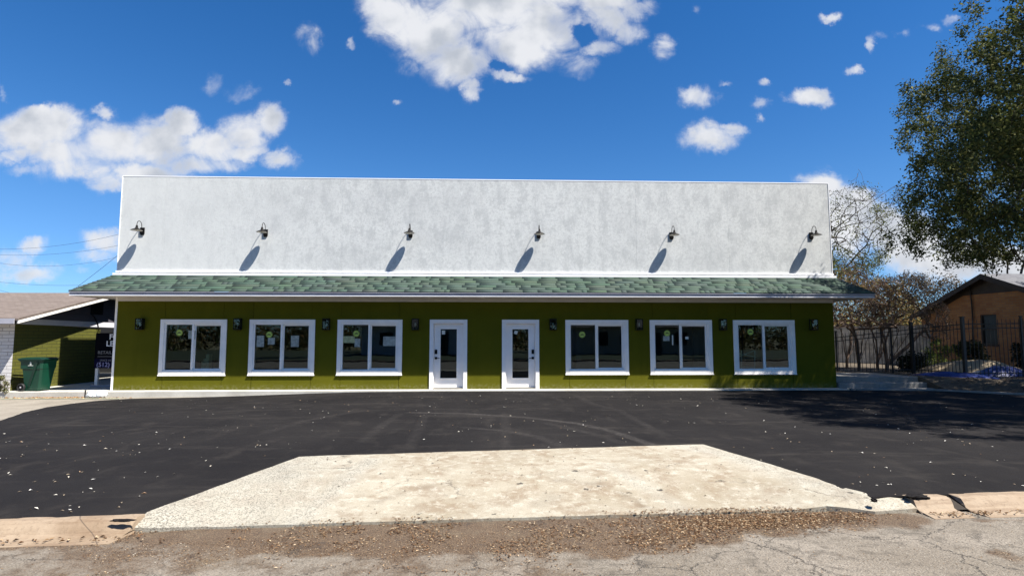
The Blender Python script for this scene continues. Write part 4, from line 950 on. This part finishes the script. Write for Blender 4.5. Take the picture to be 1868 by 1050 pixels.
b = MB(); b.quad((x_+.012,wy0+.05,wz0+.05),(x_+.012,wy1-.05,wz0+.05),(x_+.012,wy1-.05,wz1-.05),(x_+.012,wy0+.05,wz1-.05)); b.build('pane', plain('dim_glass', (.012, .014, .016), .3, .1, 2, .0, Specular_IOR_Level=.25), wnd)
b = MB(); b.quad((x_+.2,wy0-.9,wz0-.6),(x_+.2,wy1+1.4,wz0-.6),(x_+.2,wy1+1.4,wz1+.4),(x_+.2,wy0-.9,wz1+.4)); b.build('curtain', plain('grey_curtain', (.10, .10, .12), .8), wnd)
b = MB(); pq = [at(u, v, 'x', HX-.06) for u, v in ((1768,521),(1772,548),(1774,575),(1775,640))]; b.tube(pq, .03, 6); b.build('conduit', M_dkw, hs)
# sand mound, tarp, bins in the yard
def mound(name, c, rx, ry, h, m, label, cat, seed=0, rz=0):
    V, Fs = [], []; n = 28
    for i in range(n+1):
        for j in range(n+1):
            x, y = (i/n*2-1), (j/n*2-1); r = math.hypot(x, y)
            z = h*max(0, 1-r*r)**1.1 * (1+.3*fn2(x+seed, y, 1.5)) + .02*fn2(x*4+seed, y*4, 1.5)*(r < 1)
            V.append((x*rx, y*ry, z-.03 if r < 1.05 else -.1))
    for i in range(n):
        for j in range(n): Fs.append((i*(n+1)+j, (i+1)*(n+1)+j, (i+1)*(n+1)+j+1, i*(n+1)+j+1))
    me = bpy.data.meshes.new(name); me.from_pydata(V, [], Fs); me.materials.append(m); o = bpy.data.objects.new(name, me); col.objects.link(o); o.location = c; o.rotation_euler = (0,0,rz); return tag(o, label, cat)
q = at(1775, 684, 'z', yz); mound('sand_heap', (q[0]+1.0, q[1]+1.2, yz), 1.9, 1.1, .46, M_sand, 'low heap of tan sand behind the iron fence', 'sand heap', 2, R(-30))
q = at(1735, 688, 'z', yz); mound('blue_tarp', (q[0]+.45, q[1]+.45, yz), 1.3, .35, .16, M_tarp, 'crumpled blue tarp lying left of the sand heap', 'tarp', 5, R(-50))
q = at(1830, 686, 'z', yz); mound('white_tarp', (q[0]+.5, q[1]+.45, yz), 1.3, .4, .26, M_tarpw, 'pale blue and white tarp bunched right of the sand heap', 'tarp', 8, R(-12))
q = at(1872, 688, 'z', yz); mound('blue_tarp', (q[0]+.1, q[1]+.9, yz), 1.0, .5, .34, M_tarp, 'small blue tarp at the right edge by the brick house', 'tarp', 9, R(0))

# ================================================================ trees
def skeleton(roots, targets, step=.35, jit=.12, lift=.0):
    """roots: list of polylines (arrays) with parents; returns nodes, parent index"""
    P = []; par = []
    for poly, attach in roots:
        last = -1 if attach is None else attach
        if attach == 'near':
            A_ = np.array(P); last = int(np.argmin(((A_-poly[0])**2).sum(1))); poly = poly[1:]
            if len(poly) == 0: continue
        prev = np.array(P[last]) if last >= 0 else None
        for p in poly:
            p = np.array(p, float)
            if prev is None: P.append(p); par.append(-1); last = len(P)-1; prev = p; continue
            L = np.linalg.norm(p-prev); n = max(1, int(L/step))
            s0 = prev.copy()
            for k in range(1, n+1):
                q = s0 + (p-s0)*k/n + (rng.normal(0, jit*.25, 3) if k < n else 0); P.append(q); par.append(last); last = len(P)-1
            prev = np.array(P[last])
    nroot = len(P)
    P = list(P); arr = np.zeros((len(P)+len(targets)*40, 3)); arr[:len(P)] = P; n = len(P)
    base_ = P[0]; order = np.argsort(((targets-base_)**2).sum(1)); tips = []
    for ti in order:
        t = targets[ti]; d = arr[:n]-t; dd = (d**2).sum(1) ; i = int(np.argmin(dd)); dist = math.sqrt(dd[i])
        m = max(1, min(36, int(dist/step))); s0 = arr[i].copy(); last = i
        for k in range(1, m+1):
            f = k/m; q = s0+(t-s0)*f; q[2] -= lift*dist*4*f*(1-f)*.25
            if k < m: q += rng.normal(0, jit*step, 3)
            arr[n] = q; par.append(last); last = n; n += 1
        tips.append(last)
    return arr[:n], np.array(par), np.array(tips)
def limbs(P, par, rtip, expo=2.4, rmax=1, nroot=0):
    n = len(P); r = np.zeros(n); acc = np.zeros(n)
    for i in range(n-1, -1, -1):
        r[i] = rtip if acc[i] == 0 else acc[i]**(1/expo)
        if par[i] >= 0: acc[par[i]] += r[i]**expo
    return np.minimum(r, rmax)
def branch_mesh(name, P, par, r, m, parent, sides=5):
    idx = np.where(par >= 0)[0]; a = P[par[idx]]; c = P[idx]; d = c-a; L = np.linalg.norm(d, axis=1, keepdims=True)+1e-9; d = d/L
    ref = np.where(np.abs(d[:, 2:3]) < .9, np.array([[0,0,1.]]), np.array([[1.,0,0]])); u = np.cross(d, ref); u /= np.linalg.norm(u, axis=1, keepdims=True); v = np.cross(d, u)
    ra = np.minimum(r[par[idx]], r[idx]*1.6)[:, None]; rb = r[idx][:, None]; V = []
    for k in range(sides):
        t = 2*math.pi*k/sides; V.append(a + (u*math.cos(t)+v*math.sin(t))*ra)
    for k in range(sides):
        t = 2*math.pi*k/sides; V.append(c + (u*math.cos(t)+v*math.sin(t))*rb)
    V = np.stack(V, 1).reshape(-1, 3); base_ = (np.arange(len(idx))*2*sides)[:, None]
    Fq = np.concatenate([np.stack([base_[:,0]+k, base_[:,0]+(k+1) % sides, base_[:,0]+sides+(k+1) % sides, base_[:,0]+sides+k], 1) for k in range(sides)])
    return np_mesh(name, V, Fq, m, parent, None, True)
def leaf_mesh(name, C, per, spread, size, cols, m, parent=None, flat_=.0, asp=.5, stuff=False, clumpvar=.25, dirs=None):
    n = len(C)*per; ctr = np.repeat(C, per, 0); off = rng.normal(0, 1, (n, 3)); off /= np.linalg.norm(off, axis=1, keepdims=True); off *= (rng.random((n, 1))**.5)*spread
    p = ctr+off; a = rng.normal(0, 1, (n, 3)); a[:, 2] *= 1-flat_; a /= np.linalg.norm(a, axis=1, keepdims=True)
    bq = rng.normal(0, 1, (n, 3)); bq[:, 2] *= 1-flat_; bq -= a*(a*bq).sum(1, keepdims=True); bq /= np.linalg.norm(bq, axis=1, keepdims=True)
    s = size*rng.uniform(.6, 1.3, (n, 1)); V = np.stack([p-a*s, p+bq*s*asp, p+a*s, p-bq*s*asp], 1).reshape(-1, 3)
    Fq = np.arange(n*4).reshape(-1, 4); cols = np.array(cols); ci = rng.integers(0, len(cols), n); t = cols[ci]*rng.uniform(.75, 1.25, (n, 1))
    t = t*np.repeat(rng.uniform(1-clumpvar, 1+clumpvar, (len(C), 1)), per, 0)
    return np_mesh(name, V, Fq, m, parent, np.clip(t, 0, 1))
def in_px_poly(poly, n, d0, d1, hullf=None):
    out = []; xs = [p[0] for p in poly]; ys = [p[1] for p in poly]
    while len(out) < n:
        u, v = random.uniform(min(xs), max(xs)), random.uniform(min(ys), max(ys))
        if inpoly(u, v, poly):
            d = random.uniform(d0, d1)
            if hullf:
                t = hullf(u, v); d = (d0+d1)/2 + (d-(d0+d1)/2)*t
            out.append(deep(u, v, d))
    return np.array(out)
# big oak beside the lot: trunk just outside the frame, crown over the soil bank; it throws the shade on the asphalt
def proj(P):
    v = P-CAM; c, q = math.cos(YAW), math.sin(YAW); x = c*v[0]-q*v[1]; y = q*v[0]+c*v[1]; z = v[2]
    c, q = math.cos(PITCH), math.sin(PITCH); Y = c*y+q*z; Z = -q*y+c*z
    return (934+F*x/Y, 525-F*Z/Y, Y) if Y > .1 else (9999, 0, Y)
oak = empty('oak_tree', (0,0,0), label='big dense live oak filling the right edge, its shade falling on the lot', cat='tree')
opoly = [(1765,-15),(1748,20),(1728,40),(1722,80),(1702,100),(1702,128),(1668,140),(1640,158),(1662,185),(1636,206),(1655,232),(1632,266),(1662,292),(1672,325),(1644,352),(1652,385),(1636,410),(1616,446),(1645,462),(1622,492),(1660,512),(1705,492),(1745,478),(1800,495),(1860,478),(1960,470),(2400,470),(2400,-900),(1790,-900)]
cen = np.array([28.6, -4.6, 8.2]); rad = np.array([8.4, 9.2, 5.3]); tg = []
while len(tg) < 3600:
    q = rng.normal(0, 1, 3); q /= np.linalg.norm(q); q *= rng.random()**(1/2.4); p = cen+q*rad
    if p[2] < 3.7: continue
    u, v, Y = proj(p)
    if Y < 9 and u < 2100: continue
    if u < 1930 and not inpoly(u, v, opoly): continue
    if fn2(p[0]*.75, p[1]*.75, 1, p[2]*.8) < (-.08 if v < 330 else -.06) : continue
    if u < 1700 and v > 440 and random.random() < .3: continue
    t = -p[1]                                           # where this leaf's shade lands
    if t > 0:
        hx, hz = p[0]-1.6*t, p[2]-2.85*t
        if hx < 24.6 and hz > 2.9: continue
        if hz > .45 and hx < 21.3 + .5*fn2(hx, hz, 1.3): continue
    t = p[2]/2.85; gx_, gy_ = p[0]-1.6*t, p[1]+t
    if gy_ < 0 and (gx_ < 17.7 + .7*fn2(gy_, 0, .9, 3) + max(0, gy_+4)*.25 or gy_ < -9.9): continue
    if gy_ < -7.6 and gx_ < 18.3+(-7.6-gy_)*.4: continue
    if -8.4 < gy_ < -7.7 and gx_ < 22 and random.random() < .75: continue
    tg.append(p)
tg = np.array(tg); B2 = np.array([30.2, -6.4, .3])
roots = [([B2, B2+[0,.2,2.0], B2+[-.6,.6,4.2], B2+[-1.5,1.2,7], B2+[-2,1.5,10]], None), ([B2+[0,.2,2.0], B2+[2,.5,4.6], B2+[3.5,1,7]], 'near'), ([B2+[-.4,.4,3.2], B2+[-2.4,2.2,4.8], B2+[-4.6,4.2,5.8], B2+[-6.2,4.8,7.0]], 'near'),
  ([B2+[-.6,.6,4.0], B2+[-3,-.4,5.6], B2+[-5.4,-1.0,6.6]], 'near'), ([B2+[-.4,.4,3.2], B2+[.2,3.0,5.2], B2+[-.2,6,7]], 'near'), ([B2+[-.4,.4,3.4], B2+[-1.4,-2.4,5.4], B2+[-2.8,-4.4,7]], 'near')]
P_, par, tips = skeleton(roots, tg, .38, .15)
r_ = limbs(P_, par, .0055, 2.35, .36); branch_mesh('trunk', P_, par, r_, M_bark, oak)
OAKC = [(.048,.062,.018),(.068,.084,.024),(.036,.046,.014),(.095,.106,.030),(.15,.145,.042)]
def clear_wall(A_):
    t = -A_[:, 1]; return ~((t > 0) & (A_[:, 0]-1.6*t < 23.8) & (A_[:, 2]-2.85*t > 3.1))
leaf_mesh('crown', P_[tips][clear_wall(P_[tips])], 74, .36, .050, OAKC, M_leaf, oak, .1, .45)
tw = rng.choice(len(P_), min(4500, len(P_)), replace=False); tw = tw[P_[tw][:, 2] > 3.6]; tw = tw[r_[tw] < .02]
tw = tw[clear_wall(P_[tw])]
leaf_mesh('spray', P_[tw], 22, .22, .058, OAKC, M_leaf, oak, .1, .45)
# another tree behind the brick house, its trunks rising over the roof
oak2 = empty('oak_tree', (0,0,0), label='thinner dark tree behind the brick house, trunks showing above its roof', cat='tree')
t2 = in_px_poly([(1700,470),(1720,380),(1800,330),(1900,320),(2050,340),(2050,470),(1900,455),(1800,470),(1750,478)], 330, 37, 44)
b2 = deep(1850, 640, 40); b2[2] = yz
roots = [([b2, deep(1850, 560, 40), deep(1835, 470, 40), deep(1815, 400, 40)], None), ([deep(1850, 560, 40), deep(1868, 480, 40), deep(1880, 400, 40)], 'near'), ([deep(1850, 560, 40), deep(1800, 490, 40), deep(1775, 440, 39)], 'near')]
P2, par2, tips2 = skeleton(roots, t2, .5, .15); r2 = limbs(P2, par2, .012, 2.2, .34); branch_mesh('trunk', P2, par2, r2, M_bark, oak2)
leaf_mesh('crown', P2[tips2], 40, .6, .10, OAKC, M_leaf, oak2, .1, .45)
def blobs(L, per):
    out = []
    for (x, y, z, r, rz_) in L:
        k = int(per*r*r*.35)
        q = rng.normal(0, 1, (k, 3)); q /= np.linalg.norm(q, axis=1, keepdims=True); q *= rng.random((k, 1))**(1/2.2)*np.array([[r, r, rz_]]); out.append(q+np.array([x, y, z]))
    return np.concatenate(out)

# leafless tree behind the shop's right end
bt = empty('bare_tree', (0,0,0), label='half bare spreading tree against the white cloud behind the shop', cat='tree')
bpoly = [(1380,350),(1500,340),(1530,345),(1552,330),(1565,306),(1580,330),(1600,345),(1625,350),(1640,330),(1650,350),(1632,400),(1640,430),(1620,470),(1590,500),(1530,510),(1400,500)]
tgb = in_px_poly(bpoly, 1400, 25, 31)
bb = deep(1508, 640, 28.5); bb[2] = yz
roots = [([bb, deep(1508, 540, 28.5), deep(1532, 500, 28.3), deep(1560, 468, 28), deep(1580, 448, 27.8), deep(1600, 438, 27.5)], None),
         ([deep(1508, 560, 28.5), deep(1495, 470, 28.5), deep(1505, 410, 28), deep(1530, 370, 28)], 'near'), ([deep(1495, 470, 28.5), deep(1450, 420, 29)], 'near'), ([deep(1575, 452, 27.8), deep(1590, 425, 27.5), deep(1620, 400, 27)], 'near'), ([deep(1500, 430, 28), deep(1545, 400, 28), deep(1600, 362, 28), deep(1640, 335, 28)], 'near')]
P3, par3, tips3 = skeleton(roots, tgb, .3, .06, -.1)
r3 = limbs(P3, par3, .0065, 2.15, .26); branch_mesh('trunk', P3, par3, r3, M_bark, bt, 4)
cl = [P3[t] for t in tips3 if (P3[t][2] < 5.6 or random.random() < .12)]
leaf_mesh('crown', np.array(cl), 20, .36, .05, [(.10,.115,.03),(.14,.14,.04),(.07,.085,.025)], M_leaf, bt, 0, .45)
# brown twiggy crape myrtles behind the iron fence
CM = [(1567, 676, 21.6, (1515,1640), 540), (1601, 676, 22.4, (1560,1670), 545), (1618, 676, 21.0, (1580,1735), 540), (1545, 672, 24, (1505,1600), 520)]
cml = ['reddish brown bare crape myrtle with thick single stem, left one behind the iron fence', 'slim bare crape myrtle between its two thicker neighbours behind the iron fence', 'pale multi stemmed bare crape myrtle leaning right towards the brick house', 'bare crape myrtle half hidden by the shop corner, under the eave']
for i, (u, v, d, (ua, ub), vt) in enumerate(CM):
    o = empty('crape_myrtle', (0,0,0), label=cml[i], cat='tree', group='bare crape myrtles behind the iron fence')
    b0 = deep(u, v, d); b0[2] = yz-.05
    N_ = 650 if i != 2 else 1000; tt = []
    for k in range(N_):
        uu = random.uniform(ua, ub); f = random.random(); e_ = abs((uu-(ua+ub)/2)/((ub-ua)/2)); vv = 600 - (600-vt+28*(1-e_*e_)*1.6)*f**.7
        if i == 2 and uu > 1690: vv += 22
        tt.append(deep(uu, vv, d+random.uniform(-1.0, 1.2)))
    tt = np.array(tt)
    stems = [([b0, b0+[.02,0,.7], deep(u-3, 620, d), deep((ua+u)/2, 585, d)], None)]
    for (du, dd) in ((10, .3), (22, .5), (-10, -.2)) if i != 2 else ((22,.3),(45,.1),(-12,.3),(70,-.2)): stems.append(([b0+[.02,0,.35], deep(u+du*.4, 640, d+dd*.5), deep(u+du, 600, d+dd)], 'near'))
    Pc, pc, tc = skeleton(stems, tt, .25, .045, .10)
    rc = limbs(Pc, pc, .0058, 2.15, .14); branch_mesh('trunk', Pc, pc, rc, M_bark2, o, 4)
    leaf_mesh('seed_heads', Pc[tc][::2], 8, .16, .026, [(.19,.10,.055),(.13,.07,.04),(.24,.14,.065),(.17,.13,.045)], M_dry, o, 0, .5)
# yellow-brown trees further back, behind the fence and the bare tree
def bush(name, poly, n, d0, d1, per, spread, size, cols, label, cat, base_px, bark=M_bark, group=None, partname='foliage', tr='stems', lift=0):
    o = empty(name, (0,0,0), label=label, cat=cat, group=group)
    t = in_px_poly(poly, n, d0, d1); b0 = deep(base_px[0], base_px[1], (d0+d1)/2); b0[2] = min(b0[2], yz-.02) if base_px[2] else b0[2]
    Pn, pn, tn = skeleton([([b0, b0+[0,0,.25]], None)], t, .3, .12, lift); rn = limbs(Pn, pn, .006, 2.3, .2)
    branch_mesh(tr, Pn, pn, rn, bark, o, 4); leaf_mesh(partname, Pn[tn], per, spread, size, cols, M_leaf, o, 0, .5); return o
YB_ = [(.26,.20,.07),(.20,.175,.06),(.30,.18,.075),(.16,.14,.045)]
bush('autumn_tree', [(1380,540),(1440,505),(1530,500),(1580,505),(1640,520),(1680,560),(1680,612),(1380,620)], 420, 33, 38, 40, .55, .075, YB_, 'yellow brown leafed tree behind the board fence', 'tree', (1560, 640, 1), partname='crown', tr='trunk')
bush('autumn_tree', [(1640,505),(1700,498),(1760,520),(1740,600),(1650,612)], 200, 37, 41, 34, .55, .075, [(.13,.10,.07),(.10,.08,.05),(.15,.11,.06)], 'dull brown thin tree in the gap left of the brick house gable', 'tree', (1690, 640, 1), partname='crown', tr='trunk')
SG = [(.10,.14,.03),(.14,.18,.04),(.07,.10,.025),(.18,.20,.06)]
bush('green_shrub', [(1688,640),(1710,618),(1725,632),(1760,630),(1764,680),(1700,684)], 90, 21.2, 22.4, 36, .14, .042, SG, 'bright leafy green shrub between fence and brick house', 'shrub', (1725, 686, 1))
DG = [(.018,.024,.012),(.03,.035,.016),(.012,.015,.009)]
bush('dark_shrub', [(1640,655),(1662,640),(1690,648),(1692,682),(1640,682)], 70, 21, 22, 34, .16, .05, DG, 'dark low shrub left of the bright green shrub', 'shrub', (1665, 686, 1))
bush('dark_shrub', [(1740,626),(1795,624),(1800,660),(1765,664)], 80, 21, 21.8, 34, .16, .05, DG, 'dark shrub beneath the brick house window', 'shrub', (1775, 684, 1))
bush('dark_shrub', [(1845,630),(1900,625),(1910,675),(1848,672)], 70, 21, 22, 34, .16, .05, DG, 'dark shrub at the right edge against the brick wall', 'shrub', (1875, 684, 1))
bush('small_shrub', [(-20,688),(4,682),(14,695),(16,714),(-20,716)], 60, 16.6, 17.2, 30, .07, .025, [(.12,.12,.05),(.08,.09,.035),(.17,.14,.07)], 'small olive shrub against the white brick corner at far left', 'shrub', (0, 716, 0))
# far belt of trees so that no bare horizon shows
def belt(name, x0, x1, y, h, n, label):
    C_ = np.array([(random.uniform(x0, x1), y+random.uniform(-4, 4), yz+h*random.random()*(.7+.5*abs(fn2(x0, y, .1)))) for _ in range(n)])
    o = leaf_mesh(name, C_, 26, 1.6, .26, DG+SG[:1]+YB_, M_leaf, None, 0, .5); tag(o, kind='stuff', label=label, cat='trees')
belt('distant_trees', -170, 130, 75, 5.0, 3800, 'far belt of mixed trees beyond the yards')

# ================================================================ behind the photographer: seen in the window panes
b = MB(); b.box((-80, -60, -.3), (110, -23.9, -.05)); tag(b.build('lawn', mat('lawn_grass', f_conc((.022, .034, .010), (.035, .045, .015), (.06, .055, .03), .4), rough=.95)), kind='structure')
b = MB(); b.box((-80, -23.9, -.3), (110, -23.5, -.02)); tag(b.build('far_kerb', M_curb), kind='structure')
M_pale = plain('pale_blue_siding', (.58, .66, .72), .7, .05, 2); M_roofd = plain('dark_roofing', (.06, .055, .055), .9, .2, 4)
for (hx, hy, m_, lb, hw) in ((6.0, -40, M_pale, 'pale blue house across the street opposite the left windows', 6.5), (26.5, -41, mat('cream_house_siding', tiles_fn((0, 2), 6, .22, (.55,.52,.44), (.55,.52,.44), (.52,.49,.41), (.25,.23,.2), .012), rough=.7), 'cream house across the street opposite the right windows', 7)):
    o = empty('house', (hx, hy, 0), label=lb, cat='house')
    b = MB(); b.box((-hw,-4,0),(hw,4,2.7)); b.build('wall', m_, o)
    b = MB(); b.v += [(-hw-.5,-4.5,2.6),(hw+.5,-4.5,2.6),(hw+.5,4.5,2.6),(-hw-.5,4.5,2.6),(-hw-.5,0,4.3),(hw+.5,0,4.3)]; b.f += [(3,2,5,4),(1,0,4,5),(0,3,4),(2,1,5),(0,1,2,3)]; b.m += [0]*5; b.build('roof', M_roofd, o)
    for wx in (-4.2, -1.8, 3.6): b = MB(); b.box((wx-.6, 4.0, .9), (wx+.6, 4.04, 2.1)); b.build('window', M_black, o)
    b = MB(); b.box((.6, 4.0, 0), (1.6, 4.05, 2.1)); b.build('door', M_dkw, o)
for i, (tx, ty, th, rr, lb) in enumerate(((15.5,-27.5,7.5,3.2,'broad street tree opposite the fourth window'), (-3,-31,8,3.6,'street tree across the road at far left'), (33,-30,7.5,3.4,'street tree across the road at far right'), (20,-50,10,5,'tall tree between the two houses across the street'), (1,-50,10,5,'tall tree behind the pale blue house'))):
    o = empty('street_tree', (0,0,0), label=lb, cat='tree', group='trees across the street')
    tg_ = blobs([(tx,ty,th*.66,rr,rr*.7),(tx+rr*.5,ty,th*.5,rr*.6,rr*.4),(tx-rr*.6,ty+.5,th*.55,rr*.6,rr*.5)], 22)
    Pn, pn, tn = skeleton([([np.array([tx,ty,-.05]), np.array([tx+.1,ty,1.8]), np.array([tx,ty,3])], None)], tg_, .5, .14); rn = limbs(Pn, pn, .012, 2.3, .25)
    branch_mesh('trunk', Pn, pn, rn, M_bark, o, 4); leaf_mesh('crown', Pn[tn], 26, .6, .14, OAKC, M_leaf, o, 0, .5)

belt('trees_beyond_houses', -60, 90, -64, 3.4, 1400, 'dark belt of trees beyond the houses across the street')
# ================================================================ fallen leaves
def litter(name, pts, size, cols, label, zf, curl=.35, m=M_dry):
    """small curled leaves: two triangles folded along the midrib"""
    n = len(pts); P0 = np.array([(x, y, zf(x, y)) for x, y in pts]); th = rng.uniform(0, 2*math.pi, n); s = size*rng.uniform(.5, 1.35, n)
    a = np.stack([np.cos(th), np.sin(th), rng.normal(0, .12, n)], 1); bq = np.stack([-np.sin(th), np.cos(th), rng.normal(0, .22, n)], 1)
    fold = np.abs(rng.normal(curl, .15, n))[:, None]; up = np.array([[0, 0, 1.]]); s = s[:, None]; c = P0 + up*(s*.12+.002)
    V = np.stack([c-a*s, c+a*s, c+bq*s*.42+up*s*fold, c-bq*s*.42+up*s*fold], 1).reshape(-1, 3)
    i = np.arange(n)*4; Fq = np.concatenate([np.stack([i, i+1, i+2], 1), np.stack([i, i+3, i+1], 1)]); cols = np.array(cols); t = cols[rng.integers(0, len(cols), n)]*rng.uniform(.7, 1.3, (n, 1))
    lo = V.reshape(n, 4, 3)[:, :, 2].min(1); V = V.reshape(n, 4, 3); V[:, :, 2] += np.maximum(0, P0[:, 2]+.002-lo)[:, None]
    o = np_mesh(name, V.reshape(-1, 3), Fq, m, None, np.clip(np.concatenate([t, t]), 0, 1)); return tag(o, kind='stuff', label=label, cat='fallen leaves')
PALE = [(.42,.38,.31),(.55,.52,.45),(.30,.24,.17),(.62,.60,.55),(.24,.16,.10)]
BRN = [(.10,.055,.028),(.16,.095,.05),(.22,.14,.075),(.30,.21,.125),(.06,.032,.018),(.38,.29,.19),(.13,.07,.035)]
pts = []
while len(pts) < 480:
    u, v = random.uniform(-10, 1880), 722 + 210*random.random()**1.5
    q = at(u, v, 'z', -.03); x, y = q[0], q[1]
    if inpoly(x, y, lot_out) and fn2(x, y, .25, 9) + random.random()*.9 > .15: pts.append((x, y))
    if random.random() < .15 and pts:
        x, y = pts[-1]; x += random.gauss(0, .12); y += random.gauss(0, .12)
        if inpoly(x, y, lot_out): pts.append((x, y))
litter('fallen_leaves', pts, .019, PALE, 'pale dry leaves scattered over the black asphalt', zlot, .25)
# street litter: thick drift along the apron's foot, thinner further out
drift = [(236,966,16,.3),(330,968,10,.5),(480,972,16,.6),(640,962,14,1),(760,962,14,.8),(850,965,14,.6),(950,972,16,.6),(1060,968,16,.7),(1160,956,14,.8),(1240,950,12,1.4),(1310,946,10,1.6),(1390,944,8,2.0),(1450,946,8,1.8),(1510,942,6,1.2),(1600,941,5,1.0),(1660,948,5,1.0),(1290,962,9,1.3),(1220,978,10,1.2),(1190,992,8,.8),(1370,956,7,1.4),(700,985,22,1.0),(820,995,24,.8),(950,990,20,.9),(1080,992,18,.9),(560,990,22,.6),(400,990,18,.35),(680,1020,20,.4),(1450,958,6,.7)]
pts = []; tot = sum(d[3] for d in drift)
for (u, v, sg_, wt) in drift:
    for _ in range(int(15000*wt/tot)):
        q = at(u + random.gauss(0, 60), v + random.gauss(0, sg_), 'z', ZST)
        if wt < 1.2 and fn2(q[0], q[1], 1.7, 6) < .0: continue
        if q[1] < curby(q[0])+.06 and q[1] > -14.4: pts.append((q[0], q[1]))
def zlit(x, y): return ZST+.003 + (.012 if curby(x)-.1 < y else 0)
litter('leaf_drift', pts, .0125, BRN+BRN[:2]+BRN[4:5]+BRN[6:], 'brown leaf litter drifted along the foot of the concrete apron', zlit, .18)
pts = []
for _ in range(14000):
    q = at(random.uniform(0, 1868), 965+85*random.random()**.8, 'z', ZST)
    if q[1] < curby(q[0])-.42 and (dirt(q[0], q[1]) > .45 or random.random() < .06): pts.append((q[0], q[1]))
litter('leaf_crumbs', pts, .0065, BRN+BRN+PALE[:1], 'small crumbs of broken leaves on the dirty street edge', lambda x, y: ZST+.002, .3)
pts = [(x, curby(x)-.27-random.random()*.12) for x in [random.uniform(7.0, 8.6) for _ in range(60)] + [random.uniform(15.8, 17.6) for _ in range(150)]]
litter('gutter_leaves', pts, .02, BRN, 'dark leaves caught in the gutter along the tan kerb', lambda x, y: ZST+.015, .4)
pts = [(random.gauss(-1.1, .8), random.uniform(-.85, -.5)) for _ in range(420)]
litter('orange_leaves', pts, .035, [(.34,.16,.05),(.42,.22,.08),(.22,.10,.04),(.5,.33,.16)], 'orange brown leaves heaped against the slab near the bin', lambda x, y: -.165, .4)
pts = []
while len(pts) < 1500:
    x, y = random.uniform(25.2, 33), random.uniform(-7, 2)
    if inpoly(x, y, bank_out): pts.append((x, y))
litter('bank_leaves', pts, .035, BRN, 'brown leaves covering the shaded soil bank', zbank, .35)
pts = [(random.uniform(9, 15.2), random.uniform(-12.4, -9.6)) for _ in range(260)]; pts = [p for p in pts if inpoly(p[0], p[1], ap_out)]
litter('twigs_and_crumbs', pts, .012, [(.07,.05,.03),(.12,.08,.05),(.04,.03,.02)], 'dark crumbs scattered over the cream concrete apron', lambda x, y: zap(x, y)+.003, .3)
# grass tuft in the kerb gap
b = MB(); q = at(1672, 924, 'z', -.12)
for k in range(70):
    a = random.uniform(0, 6.28); l = random.uniform(.03, .085); x = q[0]+random.gauss(0, .03); y = q[1]+.03+random.gauss(0, .03); dx, dy_ = math.cos(a), math.sin(a); w_ = .003
    b.quad((x-dy_*w_, y+dx*w_, -.125), (x+dy_*w_, y-dx*w_, -.125), (x+dx*l*.7, y+dy_*l*.7, -.125+l))
tag(b.build('weed_tuft', plain('weed_green', (.12, .14, .03), .7, .4, 60)), 'small green weed tuft growing in the gap of the tan kerb', 'weed')
# tar crumbs at the kerb breaks
for (u, v, s, lb) in ((222, 951, (.10,.022,.014), 'black ragged asphalt crumb on top of the left kerb end'), (1672, 907, (.13,.05,.028), 'black tar lump spilling into the gap of the tan kerb'), (1595, 914, (.03,.03,.02), 'black crumb between apron and kerb stub')):
    q = at(u, v, 'z', -.03); lump('asphalt_crumb', (q[0], q[1], -.018), s, u, M_asph, lb, 'asphalt crumb', 3, .5)
